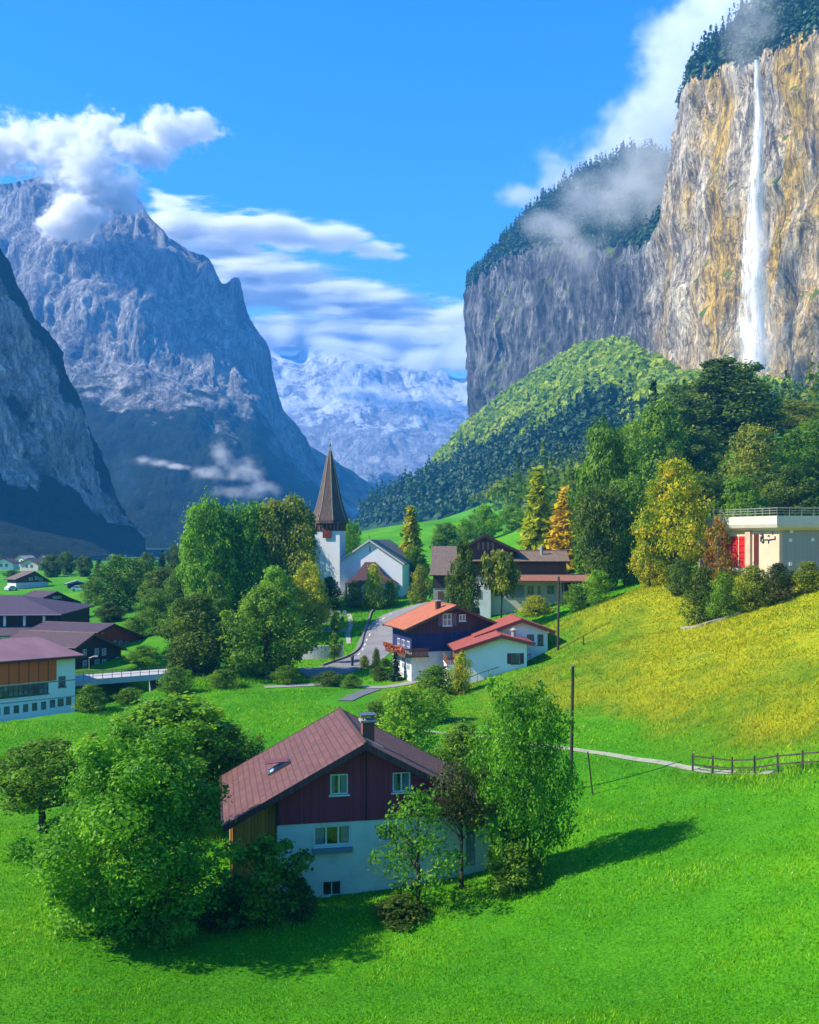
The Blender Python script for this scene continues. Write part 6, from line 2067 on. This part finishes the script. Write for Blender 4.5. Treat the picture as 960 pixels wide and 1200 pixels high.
def waterfall(name, line, off, mat, nu=9):
    """A falling sheet standing off the cliff: line holds photo column, row and half width in pixels."""
    line = np.array(line, float)
    n = 120
    ys = np.linspace(line[0, 1], line[-1, 1], n)
    px = np.interp(ys, line[:, 1], line[:, 0]); hw = np.interp(ys, line[:, 1], line[:, 2])
    sel = WALL[:, :262]
    SX, SY = PXW[:, :262].ravel(), PYW[:, :262].ravel()
    D = sel[..., 1].ravel()
    verts, uv = [], []
    dd = []
    for k in range(n):
        m = (np.abs(SX - px[k]) < hw[k] + 6) & (np.abs(SY - ys[k]) < 9)
        dd.append(D[m].min() if m.any() else (dd[-1] if dd else 850.0))
    dd = np.convolve(np.pad(dd, 6, 'edge'), np.ones(13) / 13, 'valid')
    for k in range(n):
        for j in range(nu):
            u = j / (nu - 1)
            bow = math.sin(math.pi * u) * hw[k] * dd[k] / F_PX * .8
            verts.append(at(px[k] + (u * 2 - 1) * hw[k], ys[k], dd[k] - off - bow)[:])
            uv.append((u, k / n * 6))
    F = grid_faces(n, nu)
    me = new_mesh(name, verts, F, mat, smooth=True)
    ul = me.uv_layers.new(name='UVMap')
    ul.data.foreach_set('uv', np.array(uv)[F.ravel()].ravel())
    return link(name, me, kind='structure')


waterfall('waterfall', [(887, 70, 5), (889, 110, 7), (890, 150, 9), (888, 210, 13), (886, 270, 18), (886, 330, 22), (887, 380, 24), (889, 436, 28)], 6, fall_mat('falling_water', 1.15))
waterfall('waterfall', [(576, 352, 1.6), (573, 400, 2.0), (568, 450, 2.6), (562, 500, 3.5)], 4, fall_mat('thin_falling_water', .45), 5)
waterfall('waterfall', [(727, 340, 1.2), (722, 372, 1.6), (716, 402, 2.2)], 4, fall_mat('thin_falling_water'  , .75), 5)

t = NT('stream_water')
n = t.noise(t.map(t.coord(), (1, 1, 1)), 1.2, 4, .6)
WATER = t.done(t.bsdf((.03, .06, .06), .12, t.bump(n, .4, .1), 0, .5))


def ribbon(name, pts, width, mat, lift=.05, kind='structure', uvscale=1.0, n=None, flat=None):
    """A strip draped over the terrain along a centre line of (x, y)."""
    P = catmull(np.array([(p[0], p[1], 0) for p in pts], float), n or 12 * len(pts))[:, :2]
    T = np.gradient(P, axis=0); T /= np.linalg.norm(T, axis=1, keepdims=True)
    N = np.stack([-T[:, 1], T[:, 0]], 1)
    V, uv = [], []
    s = np.concatenate([[0], np.cumsum(np.linalg.norm(np.diff(P, axis=0), axis=1))])
    m = 7
    for k in range(len(P)):
        for j in range(m):
            u = j / (m - 1) - .5
            q_ = P[k] + N[k] * u * width
            z = flat if flat is not None else ground(*q_) + lift
            V.append((q_[0], q_[1], z)); uv.append((u * width, s[k]))
    F = grid_faces(len(P), m)
    me = new_mesh(name, V, F[:, ::-1].copy(), mat, smooth=True)
    ul = me.uv_layers.new(name='UVMap')
    ul.data.foreach_set('uv', np.array(uv)[F[:, ::-1].ravel()].ravel())
    return link(name, me, kind=kind)


ribbon('river', [tuple(p) for p in RIVER], 8.5, WATER, flat=-1.9)

# ------------------------------------------------------------------ road, path, kerbs
t = NT('asphalt')
c = t.coord()
n1 = t.noise(c, .35, 5, .65); n2 = t.noise(c, 9, 3, .7)
ASPH = t.done(t.bsdf(t.mix(t.math('MULTIPLY', n2, .5), t.ramp(n1, [(.3, (.15, .145, .15)), (.7, (.25, .235, .235))]), (.20, .19, .19)), .9, t.bump(n2, .4, .02)))
hg = lambda px, py: hit_ground(px, py).xy
road_pts = [hg(*p) for p in ((505, 706), (476, 715), (455, 731), (444, 748), (437, 764), (416, 778), (390, 786), (355, 790))]
ribbon('road', road_pts, 6.4, ASPH, .06)
pav_pts = [hg(*p) for p in ((500, 796), (470, 803), (440, 806), (405, 804), (360, 804), (310, 806))]
ribbon('pavement', pav_pts, 1.8, paint('pale_paving', (.27, .265, .25), .9, .12, .8, .3), .07)
ribbon('pavement', [hg(*p) for p in ((440, 808), (420, 815), (404, 822))], 2.0, paint('grey_paving', (.13, .14, .16), .9, .15, .6, .3), .09)
PATHM = paint('gravel_path', (.30, .31, .22), .95, .2, .9, .4)
ribbon('path', [hg(*p) for p in ((470, 857), (505, 859), (560, 864), (620, 872), (690, 882), (760, 893), (810, 901), (850, 906), (905, 906))], .75, PATHM, .05, n=120)
ribbon('path', [hg(*p) for p in ((409, 720), (411, 732), (408, 744), (409, 755))], .8, paint('pale_slabs', (.40, .37, .32), .9, .15, 1.2, .3), .06)
# painted dashes along the road
rp = catmull(np.array([(p[0], p[1], 0) for p in road_pts]), 100)
WL = paint('road_marking', (.70, .70, .68), .8, .08)
m = MB()
for k in range(18, 66, 5):
    a, b = rp[k], rp[k + 2]
    d_ = Vector((b[0] - a[0], b[1] - a[1], 0)).normalized(); s_ = Vector((-d_.y, d_.x, 0)) * .09
    off = Vector((d_.y, -d_.x, 0)) * 1.9
    q_ = [Vector((a[0], a[1], 0)) + off - s_, Vector((b[0], b[1], 0)) + off - s_, Vector((b[0], b[1], 0)) + off + s_, Vector((a[0], a[1], 0)) + off + s_]
    m.face([(p.x, p.y, ground(p.x, p.y) + .075) for p in q_])
m.build('road_marking', WL, kind='structure')


def wall_along(name, label, pts, h, th, mat, base=-.5, cat='wall', cap=None):
    P = catmull(np.array([(p[0], p[1], 0) for p in pts], float), 6 * len(pts))
    m = MB()
    c_ = MB()
    for a, b in zip(P[:-1], P[1:]):
        d_ = Vector((b[0] - a[0], b[1] - a[1])).normalized(); s_ = Vector((-d_.y, d_.x)) * th / 2
        za, zb_ = ground(a[0], a[1]), ground(b[0], b[1])
        A = [(a[0] - s_.x, a[1] - s_.y), (a[0] + s_.x, a[1] + s_.y), (b[0] + s_.x, b[1] + s_.y), (b[0] - s_.x, b[1] - s_.y)]
        Z_ = [za, za, zb_, zb_]
        m.hexa([(p[0], p[1], z + base) for p, z in zip(A, Z_)], [(p[0], p[1], z + h) for p, z in zip(A, Z_)])
    o = m.build(name, mat)
    return tag(o, label, cat)


wall_along('road_wall', 'low curved stone wall along the inner edge of the road bend', [hg(*p) for p in ((437, 715), (432, 728), (426, 745), (421, 760), (410, 769), (396, 775), (378, 781))], .32, .3, paint('kerb_stone', (.20, .185, .16), .9, .2, 1.5, .4))
wall_along('graveyard_wall', 'pale plastered retaining wall below the graveyard lawn', [hg(*p) for p in ((340, 773), (370, 773), (402, 771))], 2.0, .5, paint('weathered_pale_wall', (.50, .50, .52), .9, .2, .4, .3))
wall_along('stone_edging', 'short line of rough stones across the golden hill below the shrubs', [hg(*p) for p in ((798, 738), (818, 735), (838, 729), (858, 723), (872, 718))], .28, .3, paint('hill_stone', (.36, .33, .24), .9, .3, 2.5, .5))

# gravestones in rows on the lawn
GS = MB()
prof = [(-.35, 0), (.35, 0), (.35, .75)] + [(.35 * math.cos(a), .75 + .25 * math.sin(a)) for a in (.5, 1.05, 1.57, 2.1, 2.65)] + [(-.35, .75)]
GS.prism_y(prof, -.09, .09)
gs_me = GS.mesh('gravestone', paint('gravestone_grey', (.34, .33, .32), .8, .2, 2, .3))
gb_me = MB().box(-.5, .5, -.25, 1.5, -.3, .08).mesh('grave_border', paint('pale_slabs', (.52, .48, .43)))
rng = random.Random(5)
first = None
for row, (y0_, xs) in enumerate(((722, (374, 381, 388, 397, 404)), (731, (376, 384, 391, 400)), (741, (379, 386, 399, 404)))):
    for x_ in xs:
        p = hg(x_, y0_)
        r_ = thing('gravestone', 'small grey gravestone in a row on the churchyard lawn', 'gravestone', (p.x, p.y, ground(p.x, p.y)), rng.uniform(-.1, .1), 'gravestones on the churchyard lawn')
        link('headstone', gs_me, r_); link('border', gb_me, r_)
        s_ = rng.uniform(.8, 1.15); r_.scale = (s_, s_, s_)

# ------------------------------------------------------------------ poles, fences, rails
POLE = boards('weathered_pole', (.055, .042, .032), .5, var=.2)


def pole(name, label, px, base, top, top_px, r0, r1, cat='pole', arm=True):
    p = hit_ground(px, base)
    h = at(px, top, p.y).z - p.z
    x1 = at(top_px, top, p.y).x
    r_ = thing(name, label, cat, p, 0)
    MB().bar((0, 0, -.8), (x1 - p.x, 0, h), r0, r1, 10).build('shaft', POLE, r_)
    if arm:
        MB().lathe([(.02, h + .10), (r1 * 1.5, h + .04), (r1 * 1.5, h - .02), (.03, h - .03)], 8, x1 - p.x, 0).build('cap', STEEL, r_)
        for s_ in (-1, 1):
            b_ = MB().bar((x1 - p.x, -.0, h - .35 - .2 * (s_ + 1)), (x1 - p.x + s_ * .22, 0, h - .35 - .2 * (s_ + 1)), .018, n=6)
            b_.bar((x1 - p.x + s_ * .22, 0, h - .36 - .2 * (s_ + 1)), (x1 - p.x + s_ * .22, 0, h - .22 - .2 * (s_ + 1)), .04, .03, 8)
            b_.build('insulator', STEEL, r_)
    return r_


pole('utility_pole', 'tall dark wooden pole standing in the green meadow right of the narrow tree', 669, 927, 781, 671.5, .15, .12)
pole('utility_pole', 'dark wooden pole at the edge of the golden hill beside the white red roofed house', 654, 762, 676, 655, .17, .13)
pole('stake', 'thin leaning wooden stake beside the tall meadow pole', 696, 931, 881, 689, .07, .055, 'stake', False)
pole('stake', 'short wooden post on the hill edge beside the dark pole', 684, 757, 746, 684, .09, .08, 'stake', False)


def rail_fence(name, label, pts, h, mat, rails, pr=.07, cat='fence', rr=.045, extra=.0):
    p0 = Vector((pts[0][0], pts[0][1], ground(*pts[0])))
    r_ = thing(name, label, cat, p0, 0)
    tops = []
    rng = random.Random(len(pts))
    for p in pts:
        b = Vector((p[0], p[1], ground(*p))) - p0
        lean = Vector((rng.uniform(-.05, .05), rng.uniform(-.05, .05), 0)) * extra
        MB().bar(b + Vector((0, 0, -.5)), b + Vector((0, 0, h)) + lean, pr, pr * .85, 7).build('post', mat, r_)
        tops.append(b)
    for a, b in zip(tops[:-1], tops[1:]):
        for z in rails:
            e = (b - a).normalized() * .1
            MB().beam(a - e + Vector((0, -.06, z + rng.uniform(-.04, .04) * extra)), b + e + Vector((0, -.06, z + rng.uniform(-.04, .04) * extra)), rr, rr * 2.6).build('rail', mat, r_)
    return r_


fp = [hg(*p) for p in ((812, 905), (835, 908), (858, 910), (885, 908), (912, 905), (941, 903), (972, 901))]
rail_fence('wooden_fence', 'old dark two rail wooden fence beside the footpath at the right edge', fp, 1.35, boards('grey_fence_wood', (.060, .055, .045), .3), (.55, 1.15), .085, extra=1.0)
a_, b_ = hg(546, 806), hg(622, 776)
hp = [a_.lerp(b_, k / 6) for k in range(7)]
rail_fence('handrail', 'dark metal handrail climbing beside the white red roofed house', hp, 1.1, STEEL, (1.08,), .04, 'handrail', .035)
gpts = [hg(*p) for p in ((312, 797), (332, 797), (352, 796), (372, 796), (394, 795), (414, 794))]
rail_fence('metal_fence', 'low dark railing along the pavement below the graveyard', gpts, 1.1, STEEL, (.55, 1.05), .045, 'fence', .03)

# small dark post at the road bend
p = hg(413, 781)
m = MB().lathe([(.20, -.3), (.20, 1.1), (.26, 1.15), (.24, 1.4), (.10, 1.6)], 10)
o = m.build('hydrant', paint('dark_iron', (.03, .03, .05), .5))
o.location = (p.x, p.y, ground(p.x, p.y)); tag(o, 'dark iron hydrant standing at the inside of the road bend', 'hydrant')

# ------------------------------------------------------------------ bridge with railing, lamp and cars
A_, B_ = at(86, 799, 133), at(196, 799, 140)
r_ = thing('bridge', 'flat concrete road bridge with railing beside the long white building', 'bridge', A_, math.atan2(B_.y - A_.y, B_.x - A_.x))
Lb = (B_ - A_).xy.length
MB().box(-1, Lb + 2, 0, 6.5, -.55, 0).build('deck', paint('bridge_concrete', (.42, .41, .42), .85, .12, .5, .2), r_)
MB().box(-1, Lb + 2, -.12, -.003, -.62, .18).build('parapet', paint('parapet_concrete', (.50, .49, .50), .85, .1, .5, .2), r_)
for x0_, x1_ in ((-1, 1.6), (Lb - .6, Lb + 2)):
    MB().box(x0_, x1_, .3, 6.2, -6, -.553).build('abutment', paint('blue_grey_concrete', (.26, .30, .33), .9, .2, .4, .3), r_)
for k in range(11):
    x_ = k * Lb / 10
    MB().box(x_ - .04, x_ + .04, -.09, -.02, .183, 1.2).build('post', STEEL, r_)
for z_ in (.55, .85, 1.2):
    MB().box(-.5, Lb + 1, -.075, -.03, z_ + .003, z_ + .055).build('rail', STEEL, r_)
pl = at(104.5, 799, 135)
lp = thing('street_lamp', 'thin pale street lamp standing at the bridge railing', 'street lamp', pl, 0)
hl = at(104, 771, 135).z - pl.z
MB().bar((0, 0, -.5), (0, 0, hl), .07, .05, 8).bar((0, 0, hl), (.75, -.2, hl + .22), .045, .04, 6).build('pole', paint('galvanised_rail'), lp)
MB().box(.6, 1.25, -.32, -.08, hl + .17, hl + .30).build('lamp_head', paint('pale_lamp_housing', (.6, .6, .6), .4), lp)


def car(label, loc, rz, body):
    r_ = thing('parked_car', label, 'car', loc, rz)
    side = [(-2.0, .3), (2.0, .3), (2.05, .72), (1.9, .85), (1.15, .95), (.55, 1.42), (-1.1, 1.45), (-1.75, .98), (-2.02, .9)]
    MB().prism_y(side, -.82, .82).build('body', body, r_)
    MB().prism_y([(1.02, .97), (.52, 1.36), (-1.05, 1.39), (-1.6, 1.0)], -.835, .835).build('window', glass(), r_)
    for x_ in (-1.25, 1.3):
        for y_ in (-.78, .78):
            w_ = MB().bar((x_, y_ - .1, .32), (x_, y_ + .1, .32), .32, n=14).build('wheel', paint('tyre_rubber', (.02, .02, .02), .9), r_)
            MB().bar((x_, y_ - .11, .32), (x_, y_ + .11, .32), .18, n=10).build('rim', STEEL, w_)
    return r_


CARW = paint('white_car_paint', (.75, .75, .76), .3, .03)
p = on_ground(92, 286); car('white car parked on the field by the low grey roofed shed', p, .2, CARW)
p = on_ground(13, 300); car('pale car beside the track left of the small brown chalet', p, 1.2, paint('pale_car_paint', (.55, .58, .62), .3, .03))

# ------------------------------------------------------------------ grass blades on the near slopes
rs = np.random.RandomState(9)
NG = 620000
dg = 36 + 150 * rs.random(NG) ** 1.35
pxg = rs.uniform(-330, 1330, NG)
xg = (pxg - 480) / F_PX * dg
ix = np.clip(np.searchsorted(gx, xg) - 1, 0, len(gx) - 2); iy = np.clip(np.searchsorted(gy, dg) - 1, 0, len(gy) - 2)
u = (xg - gx[ix]) / (gx[ix + 1] - gx[ix]); v = (dg - gy[iy]) / (gy[iy + 1] - gy[iy])
def bil(A): return (A[ix, iy] * (1 - u) + A[ix + 1, iy] * u) * (1 - v) + (A[ix, iy + 1] * (1 - u) + A[ix + 1, iy + 1] * u) * v
zg_ = bil(GZ2); dr = bil(dry.reshape(GX.shape)); rg = bil(rough_g.reshape(GX.shape))
keep = (river_bed(xg, dg) < .05) & (xg > gx[0] + 1) & (xg < gx[-1] - 1)
pv = [hg(*p) for p in ((500, 796), (470, 803), (440, 806), (405, 804), (360, 804), (310, 806), (440, 808), (420, 815), (404, 822), (430, 811), (412, 819))] + [Vector(p[:2]) for p in rp]
keep &= np.min([np.hypot(xg - q_[0], dg - q_[1]) for q_ in pv], axis=0) > 3.4
keep &= ~((xg < -38) & (dg > 112))
fpm = np.min([np.hypot(xg - q_[0], dg - q_[1]) for q_ in [hg(*p) for p in ((505, 859), (532, 861), (560, 864), (590, 868), (620, 872), (655, 877), (690, 882), (725, 887), (760, 893), (785, 897), (810, 901), (850, 906), (905, 906))]], axis=0)
keep &= fpm > 1.0
xg, yg, zg_, dr, rg = xg[keep], dg[keep], zg_[keep], dr[keep], rg[keep]
n = len(xg)
pg = np.stack([xg, yg, 0 * xg], 1)
pat = fbm(pg / 5.0, 3, 71); pat2 = fbm(pg / 1.4, 2, 73)
hh_ = (.05 + .07 * rs.random(n)) * (1 + .5 * dr + 1.4 * rg) * (.75 + yg / 160) * (1 + .9 * np.clip(pat, -.6, 1) + .5 * pat2)
ww = (.018 + .022 * rs.random(n)) * (.5 + yg / 60)
tall = rs.random(n) < .012
hh_ = np.where(tall, hh_ * 2.2, hh_)
an = rs.random(n) * 6.283
ln = (rs.random((n, 2)) - .5) * hh_[:, None] * 1.3
b0 = np.stack([xg - np.cos(an) * ww, yg - np.sin(an) * ww, zg_ - .03], 1)
b1 = np.stack([xg + np.cos(an) * ww, yg + np.sin(an) * ww, zg_ - .03], 1)
tp_ = np.stack([xg + ln[:, 0], yg + ln[:, 1], zg_ + hh_], 1)
t = NT('grass_blades')
tone = t.attr('tone').outputs['Fac']; dv = t.attr('dry').outputs['Fac']
gr = t.ramp(tone, [(0, (.030, .17, .003)), (.35, (.075, .31, .003)), (.7, (.16, .43, .005)), (.97, (.34, .55, .03)), (1, (.62, .62, .30))])
go = t.ramp(tone, [(0, (.10, .18, .005)), (.4, (.23, .28, .006)), (.75, (.38, .38, .008)), (1, (.55, .50, .04))])
d = t.node('ShaderNodeBsdfDiffuse'); tr = t.node('ShaderNodeBsdfTranslucent'); mx = t.node('ShaderNodeMixShader')
cc = t.mix(t.ramp(dv, [(0.02, 0.0), (.45, 1.0)]), gr, go)
t.put(d.inputs[0], cc); t.put(tr.inputs[0], cc); mx.inputs[0].default_value = .35
t.l.new(d.outputs[0], mx.inputs[1]); t.l.new(tr.outputs[0], mx.inputs[2])
GRM = t.done(mx.outputs[0])
me = new_mesh('grass', np.stack([b0, b1, tp_], 1).reshape(-1, 3), np.arange(n * 3).reshape(n, 3), GRM)
for nm, val in (('tone', np.where(rs.random(n) < .006, 1.0, np.clip(.5 * rs.random(n) + .25 + .55 * pat + .25 * pat2 + .2 * tall, 0, .93))), ('dry', dr)):
    a = me.attributes.new(nm, 'FLOAT', 'POINT')
    a.data.foreach_set('value', np.repeat(val, 3).astype(np.float32))
link('grass', me, kind='stuff')
